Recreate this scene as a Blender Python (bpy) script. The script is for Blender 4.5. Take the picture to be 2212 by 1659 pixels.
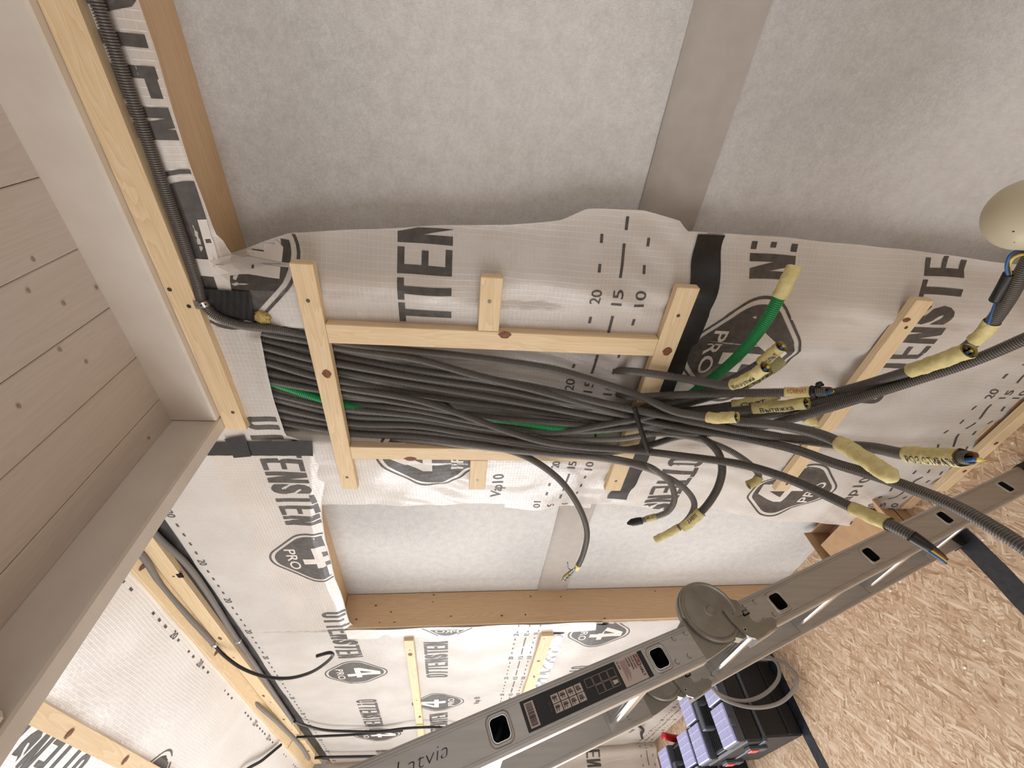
import bpy, bmesh, math, random
import numpy as np
from mathutils import Vector, Matrix

random.seed(7); rng = np.random.default_rng(7)
for o in list(bpy.data.objects): bpy.data.objects.remove(o, do_unlink=True)
scn = bpy.context.scene
COL = scn.collection

# ------------------------------------------------------------------ camera
# world: X along the wall (right = +X), Y into the wall (wall face at Y = 0, room at Y < 0), Z up, floor Z = 0
RM = np.array([[0.0941, -0.0699, -0.9931], [-0.7872, -0.6159, -0.0313], [-0.6095, 0.7847, -0.113]])
_u, _s, _v = np.linalg.svd(RM); RM = _u @ _v
FPX = 913.6
CAM = np.array([0.0, -0.83, 1.66])
cd = bpy.data.cameras.new('camera'); cam = bpy.data.objects.new('camera', cd); COL.objects.link(cam)
cd.sensor_fit = 'HORIZONTAL'; cd.sensor_width = 36.0; cd.lens = FPX / 2212 * 36.0
cd.clip_start = 0.02; cd.clip_end = 100
m4 = Matrix.Identity(4)
for i in range(3):
    m4[i][0] = RM[0][i]; m4[i][1] = -RM[1][i]; m4[i][2] = -RM[2][i]; m4[i][3] = CAM[i]
cam.matrix_world = m4
scn.camera = cam

# ------------------------------------------------------------------ light and exposure
scn.view_settings.view_transform = 'Standard'; scn.view_settings.look = 'None'
scn.view_settings.gamma = 1.0; scn.view_settings.use_curve_mapping = False
scn.view_settings.exposure = 0.0
w = bpy.data.worlds.new('world'); scn.world = w; w.use_nodes = True
bg = w.node_tree.nodes['Background']; bg.inputs[0].default_value = (0.86, 0.92, 1.0, 1); bg.inputs[1].default_value = 1.0
def area(name, loc, rot, sx, sy, power, col):
    l = bpy.data.lights.new(name, 'AREA'); l.shape = 'RECTANGLE'; l.size = sx; l.size_y = sy; l.energy = power; l.color = col
    o = bpy.data.objects.new(name, l); COL.objects.link(o); o.location = loc; o.rotation_euler = rot; return o
# daylight in the big glazed opening of the wall behind the photographer, plus a weak fill in an opening added on the right
area('daylight_left_window', (-4.36, -2.05, 1.35), (math.radians(90), 0, math.radians(-90)), 2.2, 2.0, 92, (0.96, 0.98, 1.0))
area('daylight_back_window', (-2.55, -3.72, 1.35), (math.radians(90), 0, 0), 2.9, 2.2, 46, (0.97, 0.98, 0.99))
area('fill_light_right', (2.22, -1.7, 1.35), (math.radians(90), 0, math.radians(90)), 1.7, 1.5, 6, (1.0, 0.96, 0.92))

# ------------------------------------------------------------------ pixel rays of the photograph -> points on planes of the place
def ray(x, y): return RM.T @ np.array([x - 1106, y - 829.5, FPX])
def at_Y(x, y, Y=0.0):
    d = ray(x, y); return CAM + d * ((Y - CAM[1]) / d[1])
def at_X(x, y, X):
    d = ray(x, y); return CAM + d * ((X - CAM[0]) / d[0])
def at_Z(x, y, Z=0.0):
    d = ray(x, y); return CAM + d * ((Z - CAM[2]) / d[2])
def at_D(x, y, D): return CAM + ray(x, y) * (D / FPX)

# ------------------------------------------------------------------ materials
def lin(c):
    return tuple(((v / 255) / 12.92 if v / 255 <= 0.04045 else ((v / 255 + 0.055) / 1.055) ** 2.4) for v in c) + (1,)
MATS = {}
def base(name, col, rough=0.6, metal=0.0, spec=0.5):
    m = bpy.data.materials.new(name); m.use_nodes = True; nt = m.node_tree; b = nt.nodes['Principled BSDF']
    b.inputs['Base Color'].default_value = col; b.inputs['Roughness'].default_value = rough
    b.inputs['Metallic'].default_value = metal; b.inputs['Specular IOR Level'].default_value = spec
    MATS[name] = m; return m, nt, b
def N(nt, t, **kw):
    n = nt.nodes.new(t)
    for k, v in kw.items():
        if k.startswith('i_'): n.inputs[int(k[2:])].default_value = v
        else: setattr(n, k, v)
    return n
def L(nt, a, ai, b, bi): nt.links.new(a.outputs[ai], b.inputs[bi])
def ramp(nt, stops):
    r = N(nt, 'ShaderNodeValToRGB'); e = r.color_ramp.elements
    while len(e) < len(stops): e.new(0.5)
    for i, (p, c) in enumerate(stops): e[i].position = p; e[i].color = c
    return r
def noise_mat(name, c1, c2, scale=20, rough=0.6, bump=0.0, detail=4, metal=0.0, spec=0.4, stretch=(1, 1, 1), bscale=None):
    m, nt, b = base(name, c1, rough, metal, spec)
    tc = N(nt, 'ShaderNodeTexCoord'); mp = N(nt, 'ShaderNodeMapping'); mp.inputs['Scale'].default_value = stretch
    L(nt, tc, 'Object', mp, 0)
    n = N(nt, 'ShaderNodeTexNoise'); n.inputs['Scale'].default_value = scale; n.inputs['Detail'].default_value = detail
    L(nt, mp, 0, n, 'Vector')
    r = ramp(nt, [(0.3, c1), (0.7, c2)]); L(nt, n, 'Fac', r, 0); L(nt, r, 0, b, 'Base Color')
    if bump:
        n2 = n
        if bscale:
            n2 = N(nt, 'ShaderNodeTexNoise'); n2.inputs['Scale'].default_value = bscale; n2.inputs['Detail'].default_value = 3; L(nt, mp, 0, n2, 'Vector')
        bp = N(nt, 'ShaderNodeBump'); bp.inputs['Strength'].default_value = bump; bp.inputs['Distance'].default_value = 0.002
        L(nt, n2, 'Fac', bp, 'Height'); L(nt, bp, 0, b, 'Normal')
    return m
def wood(name, light, dark, axis, rough=0.55, ring=1.0):
    """sawn softwood with the grain running along one axis"""
    m, nt, b = base(name, light, rough, 0, 0.3)
    tc = N(nt, 'ShaderNodeTexCoord'); oi = N(nt, 'ShaderNodeObjectInfo')
    ad = N(nt, 'ShaderNodeVectorMath', operation='ADD'); sc = N(nt, 'ShaderNodeVectorMath', operation='SCALE')
    cb = N(nt, 'ShaderNodeCombineXYZ')
    for i in range(3): L(nt, oi, 'Random', cb, i)
    L(nt, cb, 0, sc, 0); sc.inputs['Scale'].default_value = 7.0
    L(nt, tc, 'Object', ad, 0); L(nt, sc, 0, ad, 1)
    s = [26.0, 26.0, 26.0]; s['XYZ'.index(axis)] = 1.6
    mp = N(nt, 'ShaderNodeMapping'); mp.inputs['Scale'].default_value = s; L(nt, ad, 0, mp, 0)
    n1 = N(nt, 'ShaderNodeTexNoise'); n1.inputs['Scale'].default_value = 1.0; n1.inputs['Detail'].default_value = 3; n1.inputs['Distortion'].default_value = 0.6
    L(nt, mp, 0, n1, 'Vector')
    mu = N(nt, 'ShaderNodeMath', operation='MULTIPLY'); mu.inputs[1].default_value = 15.0 * ring; L(nt, n1, 'Fac', mu, 0)
    fr = N(nt, 'ShaderNodeMath', operation='FRACT'); L(nt, mu, 0, fr, 0)
    n2 = N(nt, 'ShaderNodeTexNoise'); n2.inputs['Scale'].default_value = 9.0; n2.inputs['Detail'].default_value = 5; L(nt, mp, 0, n2, 'Vector')
    mx = N(nt, 'ShaderNodeMath', operation='MULTIPLY_ADD'); mx.inputs[1].default_value = 0.42; L(nt, fr, 0, mx, 0)
    m3 = N(nt, 'ShaderNodeMath', operation='MULTIPLY'); m3.inputs[1].default_value = 0.5; L(nt, n2, 'Fac', m3, 0); L(nt, m3, 0, mx, 2)
    r = ramp(nt, [(0.15, light), (0.95, dark)]); L(nt, mx, 0, r, 0); L(nt, r, 0, b, 'Base Color')
    bp = N(nt, 'ShaderNodeBump'); bp.inputs['Strength'].default_value = 0.12; bp.inputs['Distance'].default_value = 0.001
    L(nt, n2, 'Fac', bp, 'Height'); L(nt, bp, 0, b, 'Normal')
    return m
for ax in 'XYZ':
    wood('pine_' + ax, lin((233, 211, 174)), lin((212, 179, 134)), ax)
    wood('stud_' + ax, lin((222, 193, 157)), lin((200, 166, 126)), ax)
    wood('plank_' + ax, lin((210, 200, 192)), lin((200, 187, 177)), ax, 0.5, 0.6)
wood('end_grain', lin((200, 160, 105)), lin((160, 115, 68)), 'X', 0.8)
noise_mat('knot', lin((96, 52, 30)), lin((140, 84, 48)), 160, 0.6)
noise_mat('plank_knot', lin((150, 126, 108)), lin((178, 156, 138)), 160, 0.6)
noise_mat('paint', lin((219, 210, 199)), lin((211, 201, 189)), 14, 0.5, 0.08, bscale=90)

def barrier_mat(name, col, col2, alpha, axes):
    m, nt, b = base(name, col, 0.26, 0, 0.75)
    tc = N(nt, 'ShaderNodeTexCoord'); sp = N(nt, 'ShaderNodeSeparateXYZ'); L(nt, tc, 'Object', sp, 0)
    outs = []
    for k, pitch in ((axes[0], 0.0115), (axes[1], 0.0095)):
        d = N(nt, 'ShaderNodeMath', operation='DIVIDE'); d.inputs[1].default_value = pitch; L(nt, sp, k, d, 0)
        f = N(nt, 'ShaderNodeMath', operation='FRACT'); L(nt, d, 0, f, 0)
        s = N(nt, 'ShaderNodeMath', operation='SUBTRACT'); s.inputs[1].default_value = 0.5; L(nt, f, 0, s, 0)
        a = N(nt, 'ShaderNodeMath', operation='ABSOLUTE'); L(nt, s, 0, a, 0)
        mr = N(nt, 'ShaderNodeMapRange'); mr.inputs[1].default_value = 0.41; mr.inputs[2].default_value = 0.48; L(nt, a, 0, mr, 0); outs.append(mr)
    mx = N(nt, 'ShaderNodeMath', operation='MAXIMUM'); L(nt, outs[0], 0, mx, 0); L(nt, outs[1], 0, mx, 1)
    no = N(nt, 'ShaderNodeTexNoise'); no.inputs['Scale'].default_value = 7; no.inputs['Detail'].default_value = 4; L(nt, tc, 'Object', no, 'Vector')
    r = ramp(nt, [(0.35, col), (0.7, col2)]); L(nt, no, 'Fac', r, 0)
    mc = N(nt, 'ShaderNodeMix', data_type='RGBA'); mc.inputs[7].default_value = lin((246, 243, 239)); 
    g = N(nt, 'ShaderNodeMath', operation='MULTIPLY'); g.inputs[1].default_value = 0.5; L(nt, mx, 0, g, 0)
    L(nt, g, 0, mc, 0); L(nt, r, 0, mc, 6); L(nt, mc, 2, b, 'Base Color')
    n3 = N(nt, 'ShaderNodeTexNoise'); n3.inputs['Scale'].default_value = 55; n3.inputs['Detail'].default_value = 3; L(nt, tc, 'Object', n3, 'Vector')
    n3b = N(nt, 'ShaderNodeMath', operation='MULTIPLY'); n3b.inputs[1].default_value = 1.2; L(nt, n3, 'Fac', n3b, 0)
    gx_ = N(nt, 'ShaderNodeMath', operation='MULTIPLY'); gx_.inputs[1].default_value = 0.28; L(nt, mx, 0, gx_, 0)
    hs = N(nt, 'ShaderNodeMath', operation='ADD'); L(nt, gx_, 0, hs, 0); L(nt, n3b, 0, hs, 1)
    bp = N(nt, 'ShaderNodeBump'); bp.inputs['Strength'].default_value = 0.5; bp.inputs['Distance'].default_value = 0.0018
    L(nt, hs, 0, bp, 'Height'); L(nt, bp, 0, b, 'Normal')
    b.inputs['Alpha'].default_value = alpha
    return m
barrier_mat('barrier', lin((216, 208, 200)), lin((229, 222, 215)), 0.78, (0, 2))
barrier_mat('barrier_roof', lin((228, 222, 216)), lin((236, 231, 226)), 1.0, (0, 1))

def fleece_mat():
    m, nt, b = base('fleece', lin((226, 221, 216)), 0.95, 0, 0.1)
    tc = N(nt, 'ShaderNodeTexCoord')
    n1 = N(nt, 'ShaderNodeTexNoise'); n1.inputs['Scale'].default_value = 130; n1.inputs['Detail'].default_value = 4; L(nt, tc, 'Object', n1, 'Vector')
    n2 = N(nt, 'ShaderNodeTexNoise'); n2.inputs['Scale'].default_value = 34; n2.inputs['Detail'].default_value = 4; L(nt, tc, 'Object', n2, 'Vector')
    ad = N(nt, 'ShaderNodeMath', operation='ADD'); L(nt, n1, 'Fac', ad, 0); L(nt, n2, 'Fac', ad, 1)
    r = ramp(nt, [(0.36, lin((219, 216, 213))), (0.62, lin((235, 233, 231)))]);
    h = N(nt, 'ShaderNodeMath', operation='MULTIPLY'); h.inputs[1].default_value = 0.5; L(nt, ad, 0, h, 0); L(nt, h, 0, r, 0)
    v = N(nt, 'ShaderNodeTexVoronoi'); v.inputs['Scale'].default_value = 420; v.inputs['Randomness'].default_value = 0.15; L(nt, tc, 'Object', v, 'Vector')
    mr = N(nt, 'ShaderNodeMapRange'); mr.inputs[1].default_value = 0.2; mr.inputs[2].default_value = 0.65; mr.inputs[3].default_value = 1.04; mr.inputs[4].default_value = 0.66; L(nt, v, 'Distance', mr, 0)
    mm = N(nt, 'ShaderNodeMix', data_type='RGBA', blend_type='MULTIPLY'); mm.inputs[0].default_value = 1.0
    L(nt, r, 0, mm, 6); L(nt, mr, 0, mm, 7); L(nt, mm, 2, b, 'Base Color')
    bp = N(nt, 'ShaderNodeBump'); bp.inputs['Strength'].default_value = 0.45; bp.inputs['Distance'].default_value = 0.003
    L(nt, ad, 0, bp, 'Height'); L(nt, bp, 0, b, 'Normal')
fleece_mat()
noise_mat('membrane_lap', lin((176, 168, 160)), lin((184, 176, 168)), 30, 0.8, 0.1)

def osb_mat():
    m, nt, b = base('osb', lin((205, 165, 120)), 0.6, 0, 0.3)
    tc = N(nt, 'ShaderNodeTexCoord')
    dn = N(nt, 'ShaderNodeTexNoise'); dn.inputs['Scale'].default_value = 5; dn.inputs['Detail'].default_value = 2; L(nt, tc, 'Object', dn, 'Vector')
    dv = N(nt, 'ShaderNodeVectorMath', operation='MULTIPLY_ADD'); dv.inputs[1].default_value = (0.045, 0.045, 0); L(nt, dn, 'Color', dv, 0); L(nt, tc, 'Object', dv, 2)
    cur = None
    for i, (ang, sx, sy, th) in enumerate(((1.0, 30, 190, 0), (0.55, 26, 150, 0.45), (1.35, 34, 220, 0.5), (2.3, 30, 150, 0.70), (0.9, 18, 95, 0.76))):
        mp = N(nt, 'ShaderNodeMapping'); mp.inputs['Rotation'].default_value = (0, 0, ang); L(nt, dv, 0, mp, 0)
        mp2 = N(nt, 'ShaderNodeMapping'); mp2.inputs['Scale'].default_value = (sx, sy, 0); mp2.inputs['Location'].default_value = (i * 3.1, i * 1.7, 0); L(nt, mp, 0, mp2, 0)
        v = N(nt, 'ShaderNodeTexVoronoi', voronoi_dimensions='2D'); v.inputs['Scale'].default_value = 1.0; L(nt, mp2, 0, v, 'Vector')
        se = N(nt, 'ShaderNodeSeparateColor'); L(nt, v, 'Color', se, 0)
        r = ramp(nt, [(0.0, lin((176, 144, 114))), (0.3, lin((200, 170, 140))), (0.65, lin((214, 187, 160))), (1.0, lin((234, 214, 190)))])
        L(nt, se, 0, r, 0)
        ed = ramp(nt, [(0.45, (1, 1, 1, 1)), (0.85, (0.68, 0.62, 0.56, 1))]); L(nt, v, 'Distance', ed, 0)
        mm = N(nt, 'ShaderNodeMix', data_type='RGBA', blend_type='MULTIPLY'); mm.inputs[0].default_value = 0.8; L(nt, r, 0, mm, 6); L(nt, ed, 0, mm, 7)
        if cur is None: cur = (mm, 2)
        else:
            gt = N(nt, 'ShaderNodeMath', operation='GREATER_THAN'); gt.inputs[1].default_value = th; L(nt, se, 1, gt, 0)
            mi = N(nt, 'ShaderNodeMix', data_type='RGBA'); L(nt, gt, 0, mi, 0); nt.links.new(cur[0].outputs[cur[1]], mi.inputs[6]); L(nt, mm, 2, mi, 7); cur = (mi, 2)
    nt.links.new(cur[0].outputs[cur[1]], b.inputs['Base Color'])
    bp = N(nt, 'ShaderNodeBump'); bp.inputs['Strength'].default_value = 0.15; bp.inputs['Distance'].default_value = 0.001
    rgb = N(nt, 'ShaderNodeRGBToBW'); nt.links.new(cur[0].outputs[cur[1]], rgb.inputs[0]); L(nt, rgb, 0, bp, 'Height'); L(nt, bp, 0, b, 'Normal')
osb_mat()
noise_mat('ink', lin((70, 65, 61)), lin((92, 86, 82)), 60, 0.5)
noise_mat('knockout', lin((216, 208, 200)), lin((226, 219, 212)), 30, 0.5)
base('conduit_grey', lin((98, 93, 88)), 0.33, 0, 0.55)
base('conduit_light', lin((140, 135, 131)), 0.42, 0, 0.5)
base('conduit_green', lin((30, 148, 82)), 0.42, 0, 0.5)
base('bore', lin((26, 24, 23)), 0.8, 0, 0.2)
base('black_rubber', lin((30, 28, 27)), 0.45, 0, 0.5)
noise_mat('black_tape', lin((18, 17, 17)), lin((34, 32, 32)), 40, 0.42, 0.3, spec=0.5, bscale=35)
noise_mat('floor_tape', lin((26, 27, 34)), lin((48, 50, 60)), 50, 0.38, 0.2, spec=0.6)
noise_mat('crepe_tape', lin((228, 215, 158)), lin((212, 196, 134)), 90, 0.75, 0.6, bscale=140)
noise_mat('crepe_green', lin((186, 184, 132)), lin((168, 166, 112)), 90, 0.75, 0.6, bscale=140)
base('wire_blue', lin((36, 96, 156)), 0.4); base('wire_brown', lin((110, 58, 34)), 0.4); base('wire_yellow', lin((222, 206, 88)), 0.4)
base('copper', lin((190, 120, 80)), 0.35, 1.0)
base('pen_ink', lin((38, 40, 62)), 0.6); base('pen_red', lin((190, 90, 50)), 0.6)
noise_mat('zinc', lin((205, 205, 205)), lin((170, 170, 172)), 60, 0.28, 0, metal=1.0)
noise_mat('screw', lin((80, 76, 70)), lin((120, 112, 100)), 90, 0.4, 0, metal=0.9)
noise_mat('aluminium', lin((190, 187, 183)), lin((178, 175, 171)), 120, 0.45, 0.0, metal=0.8, stretch=(1, 1, 0.06))
noise_mat('aluminium_bright', lin((226, 226, 226)), lin((205, 205, 206)), 120, 0.22, 0.0, metal=1.0, stretch=(0.1, 1, 1))
noise_mat('hinge_metal', lin((156, 153, 146)), lin((142, 139, 131)), 40, 0.40, 0.05, metal=0.85)
base('sticker_black', lin((24, 22, 24)), 0.45); base('sticker_white', lin((196, 180, 172)), 0.5); base('sticker_red', lin((120, 34, 34)), 0.5)
noise_mat('tool_black', lin((26, 26, 28)), lin((40, 40, 43)), 200, 0.5, 0.1)
noise_mat('tool_grey', lin((74, 78, 86)), lin((90, 94, 102)), 120, 0.5)
base('tool_lid', lin((178, 180, 226)), 0.3, 0, 0.5); base('tool_rib', lin((214, 216, 242)), 0.3)
base('tool_latch', lin((226, 92, 86)), 0.4); base('tool_red', lin((205, 34, 50)), 0.35)
noise_mat('cardboard', lin((196, 160, 124)), lin((184, 146, 110)), 30, 0.8, 0.1)
base('cardboard_in', lin((120, 84, 56)), 0.9); noise_mat('bag', lin((34, 36, 46)), lin((150, 148, 146)), 70, 0.6)
noise_mat('wool', lin((206, 186, 120)), lin((160, 136, 80)), 220, 0.95, 0.9)
base('bulb_cream', lin((206, 196, 168)), 0.35, 0, 0.5); base('speck', lin((60, 50, 40)), 0.7)
noise_mat('wall_plain', lin((226, 221, 214)), lin((232, 228, 222)), 6, 0.8)
base('lamp_cap', lin((240, 238, 232)), 0.4)
for nm, val in (('barrier', 0), ):
    pass

# ------------------------------------------------------------------ object helpers
ORG = {}
def link(name, me, parent=None, mat=None, origin=None, smooth=False):
    """mesh in world coordinates -> object with its origin at its base centre (children share the parent's frame)"""
    o = bpy.data.objects.new(name, me); COL.objects.link(o)
    n = len(me.vertices); co = np.empty(n * 3, 'f'); me.vertices.foreach_get('co', co); co = co.reshape(-1, 3)
    if parent is not None:
        org = ORG[parent.name]; o.parent = parent
    else:
        if origin is None: origin = np.array([(co[:, 0].min() + co[:, 0].max()) / 2, (co[:, 1].min() + co[:, 1].max()) / 2, co[:, 2].min()])
        org = np.array(origin, float); o.location = org
    ORG[o.name] = org
    me.vertices.foreach_set('co', (co - org).astype('f').ravel()); me.update()
    for mm in (mat if isinstance(mat, (list, tuple)) else [mat]):
        if mm: me.materials.append(MATS[mm])
    if smooth: me.polygons.foreach_set('use_smooth', np.ones(len(me.polygons), bool))
    return o
def empty(name, loc):
    o = bpy.data.objects.new(name, None); COL.objects.link(o); o.location = loc; o.empty_display_size = 0.05; ORG[o.name] = np.array(loc, float); return o
def tag(o, label, cat, group=None):
    o['label'] = label; o['category'] = cat
    if group: o['group'] = group
    return o
def struct(o, label=None):
    o['kind'] = 'structure'
    if label: o['label'] = label
    return o
def mesh(name, vs, fs, mat, parent=None, smooth=False, origin=None):
    me = bpy.data.meshes.new(name); me.from_pydata([tuple(map(float, v)) for v in vs], [], [tuple(map(int, f)) for f in fs]); me.update()
    return link(name, me, parent, mat, origin, smooth)
def bm_obj(name, bm, mat, parent=None, smooth=False, origin=None):
    me = bpy.data.meshes.new(name); bm.to_mesh(me); bm.free(); return link(name, me, parent, mat, origin, smooth)
def add_box(bm, lo, hi, bev=0.0, mtx=None):
    lo = Vector(lo); hi = Vector(hi); c = (lo + hi) / 2; s = hi - lo
    r = bmesh.ops.create_cube(bm, size=1.0); vs = r['verts']
    for v in vs: v.co = Vector((v.co.x * s.x, v.co.y * s.y, v.co.z * s.z)) + c
    if bev:
        es = list({e for v in vs for e in v.link_edges})
        rr = bmesh.ops.bevel(bm, geom=es, offset=bev, segments=1, affect='EDGES', profile=0.5); vs = list({v for f in rr['faces'] for v in f.verts} | {v for v in vs if v.is_valid})
    if mtx is not None:
        for v in vs: v.co = mtx @ v.co
    return vs
def box(name, lo, hi, mat, parent=None, bev=0.0015, origin=None):
    bm = bmesh.new(); add_box(bm, lo, hi, bev); return bm_obj(name, bm, mat, parent, origin=origin)
def cylinder(name, p, axis, r, h, mat, parent=None, seg=14, r2=None, smooth=True):
    """disc or stud from p along axis"""
    p = np.array(p, float); a = np.array(axis, float); a /= np.linalg.norm(a)
    t = np.array([0, 0, 1.0]) if abs(a[2]) < 0.9 else np.array([1.0, 0, 0]); u = np.cross(a, t); u /= np.linalg.norm(u); v = np.cross(a, u)
    r2 = r if r2 is None else r2; vs = []; fs = []
    for k, (rr, hh) in enumerate(((r, 0), (r2, h))):
        for i in range(seg):
            an = 2 * math.pi * i / seg; vs.append(p + a * hh + (u * math.cos(an) + v * math.sin(an)) * rr)
    for i in range(seg): j = (i + 1) % seg; fs.append((i, j, seg + j, seg + i))
    fs.append(tuple(range(seg, 2 * seg))); fs.append(tuple(range(seg - 1, -1, -1)))
    return mesh(name, vs, fs, mat, parent)
def spline(pts, step):
    """centripetal Catmull-Rom through pts, resampled at even arc length"""
    P = np.array(pts, float)
    P = np.vstack([2 * P[0] - P[1], P, 2 * P[-1] - P[-2]]); out = []
    for i in range(1, len(P) - 2):
        p0, p1, p2, p3 = P[i - 1:i + 3]
        t0 = 0; t1 = t0 + np.linalg.norm(p1 - p0) ** .5; t2 = t1 + np.linalg.norm(p2 - p1) ** .5; t3 = t2 + np.linalg.norm(p3 - p2) ** .5
        t = np.linspace(t1, t2, 24, endpoint=False)[:, None]
        A1 = (t1 - t) / (t1 - t0) * p0 + (t - t0) / (t1 - t0) * p1; A2 = (t2 - t) / (t2 - t1) * p1 + (t - t1) / (t2 - t1) * p2; A3 = (t3 - t) / (t3 - t2) * p2 + (t - t2) / (t3 - t2) * p3
        B1 = (t2 - t) / (t2 - t0) * A1 + (t - t0) / (t2 - t0) * A2; B2 = (t3 - t) / (t3 - t1) * A2 + (t - t1) / (t3 - t1) * A3
        out.append((t2 - t) / (t2 - t1) * B1 + (t - t1) / (t2 - t1) * B2)
    Q = np.vstack(out + [P[-2][None]]); s = np.concatenate([[0], np.cumsum(np.linalg.norm(np.diff(Q, axis=0), axis=1))])
    n = max(2, int(round(s[-1] / step)) + 1); t = np.linspace(0, s[-1], n)
    return np.stack([np.interp(t, s, Q[:, k]) for k in range(3)], 1)
def frames(Q):
    T = np.gradient(Q, axis=0); T /= np.linalg.norm(T, axis=1)[:, None]
    t0 = T[0]; a = np.array([0, 1.0, 0]) if abs(t0[1]) < 0.9 else np.array([1.0, 0, 0])
    u = a - t0 * (a @ t0); u /= np.linalg.norm(u); U = [u]
    for i in range(1, len(T)):
        u = U[-1] - T[i] * (U[-1] @ T[i]); u /= np.linalg.norm(u); U.append(u)
    U = np.array(U); return T, U, np.cross(T, U)
def sweep(Q, rad, seg=10, cap0=True, cap1=True, squash=None):
    """verts and faces of a tube of radius rad[i] round the polyline Q"""
    T, U, V = frames(Q); rad = np.broadcast_to(rad, (len(Q),))
    an = np.arange(seg) * 2 * math.pi / seg
    R = Q[:, None, :] + rad[:, None, None] * (np.cos(an)[None, :, None] * U[:, None, :] + np.sin(an)[None, :, None] * V[:, None, :])
    vs = R.reshape(-1, 3); n = len(Q)
    i = np.arange(n - 1)[:, None] * seg; j = np.arange(seg)[None, :]; k = (j + 1) % seg
    fs = np.stack([i + j, i + k, i + seg + k, i + seg + j], -1).reshape(-1, 4).tolist()
    if cap0: fs.append(list(range(seg))[::-1])
    if cap1: fs.append(list(range((n - 1) * seg, n * seg)))
    return vs, fs
def np_mesh(name, vs, fs, mat, parent=None, smooth=True, origin=None):
    me = bpy.data.meshes.new(name); me.from_pydata(vs.tolist(), [], fs); me.update(); return link(name, me, parent, mat, origin, smooth)
def tube(name, pts, r, mat, parent=None, step=0.006, seg=8, origin=None):
    Q = spline(pts, step); vs, fs = sweep(Q, r, seg); return np_mesh(name, vs, fs, mat, parent, True, origin)

# flat print: text and shapes are cut into small cells, clipped to the sheet and laid on its surface
TXT = {}
def text2d(txt, bold=0.0):
    key = (txt, bold)
    if key not in TXT:
        c = bpy.data.curves.new('t', 'FONT'); c.body = txt; c.size = 1.0; c.offset = bold; c.resolution_u = 3
        o = bpy.data.objects.new('t', c); COL.objects.link(o); bpy.context.view_layer.update()
        me = bpy.data.meshes.new_from_object(o.evaluated_get(bpy.context.evaluated_depsgraph_get()))
        v = np.array([x.co[:2] for x in me.vertices]); f = [tuple(p.vertices) for p in me.polygons]
        bpy.data.objects.remove(o); bpy.data.curves.remove(c); bpy.data.meshes.remove(me)
        lo = v.min(0); hi = v.max(0); TXT[key] = ((v - lo) / (hi - lo), f)
    return TXT[key]
def text_shape(txt, w, h, u0=0, v0=0, bold=0.02):
    v, f = text2d(txt, bold); return v * np.array([w, h]) + np.array([u0, v0]), f
def quad_shape(u0, u1, v0, v1): return np.array([[u0, v0], [u1, v0], [u1, v1], [u0, v1]]), [(0, 1, 2, 3)]
def emblem_outline(s, k=9):
    """rounded rhombus"""
    r = 0.080 * s; a = 0.156 * s + r * (math.sqrt(2) - 1); c = a - r * math.sqrt(2); out = []
    for q in range(4):
        cx, cy = ((c, 0), (0, c), (-c, 0), (0, -c))[q]
        for i in range(k + 1): an = q * math.pi / 2 - math.pi / 4 + math.pi / 2 * i / k; out.append((cx + r * math.cos(an), (cy + r * math.sin(an)) * 0.975))
    return np.array(out)
def emblem_shapes():
    a, b = emblem_outline(1.0), emblem_outline(0.955); n = len(a)
    ring = (np.vstack([a, b]), [(i, (i + 1) % n, n + (i + 1) % n, n + i) for i in range(n)])
    body = (emblem_outline(0.88), [tuple(range(n))])
    four = [(np.array([(-.072, -.004), (-.072, .022), (-.012, .116), (.034, .116), (.034, .022), (.062, .022), (.062, -.004), (.034, -.004), (.034, -.044), (.000, -.044), (.000, -.004)]), None),]
    v4 = np.array([(-.072, -.004), (.062, -.004), (.062, .022), (-.072, .022), (.000, -.044), (.034, -.044), (.034, .116), (.000, .116), (-.012, .116), (-.044, .022), (-.034, .022), (.000, .078)])
    four = (v4, [(0, 1, 2, 3), (4, 5, 6, 7), (3, 10, 11, 7, 8)]); pro = text_shape('PRO', 0.130, 0.036, -0.064, -0.094, 0.012)
    return [ring, body], [four, pro]
def join_shapes(shapes):
    V = []; F = []; k = 0
    for v, f in shapes:
        V.append(v); F += [tuple(i + k for i in x) for x in f]; k += len(v)
    return np.vstack(V), F
def lay(name, shapes, place, surf, mat, parent, cell=0.025, inside=None, lift=0.0010):
    """place(u,v)->(p,q) sheet coordinates; surf(p,q)->world point and lift direction"""
    V, F = join_shapes(shapes); V = np.array([place(u, v) for u, v in V])
    bm = bmesh.new(); bv = [bm.verts.new((x, y, 0)) for x, y in V]
    for f in F:
        try: bm.faces.new([bv[i] for i in f])
        except ValueError: pass
    for ax in (0, 1):
        lo, hi = V[:, ax].min(), V[:, ax].max(); x = math.floor(lo / cell) * cell + cell
        while x < hi:
            co = [0, 0, 0]; no = [0, 0, 0]; co[ax] = x; no[ax] = 1
            bmesh.ops.bisect_plane(bm, geom=bm.verts[:] + bm.edges[:] + bm.faces[:], plane_co=co, plane_no=no, dist=1e-5); x += cell
    if inside is not None:
        kill = [f for f in bm.faces if not all(inside(v.co.x, v.co.y) for v in f.verts)]
        bmesh.ops.delete(bm, geom=kill, context='FACES')
    if not bm.faces: bm.free(); return None
    for v in bm.verts:
        v.co = Vector(surf(v.co.x, v.co.y, lift))
    o = bm_obj(name, bm, mat, parent)
    if name == 'printed_scale' or len(shapes) > 2 or (name == 'printed_lettering' and inside is not None and len(o.data.polygons) < 60): o['kind'] = 'stuff'
    return o

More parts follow.
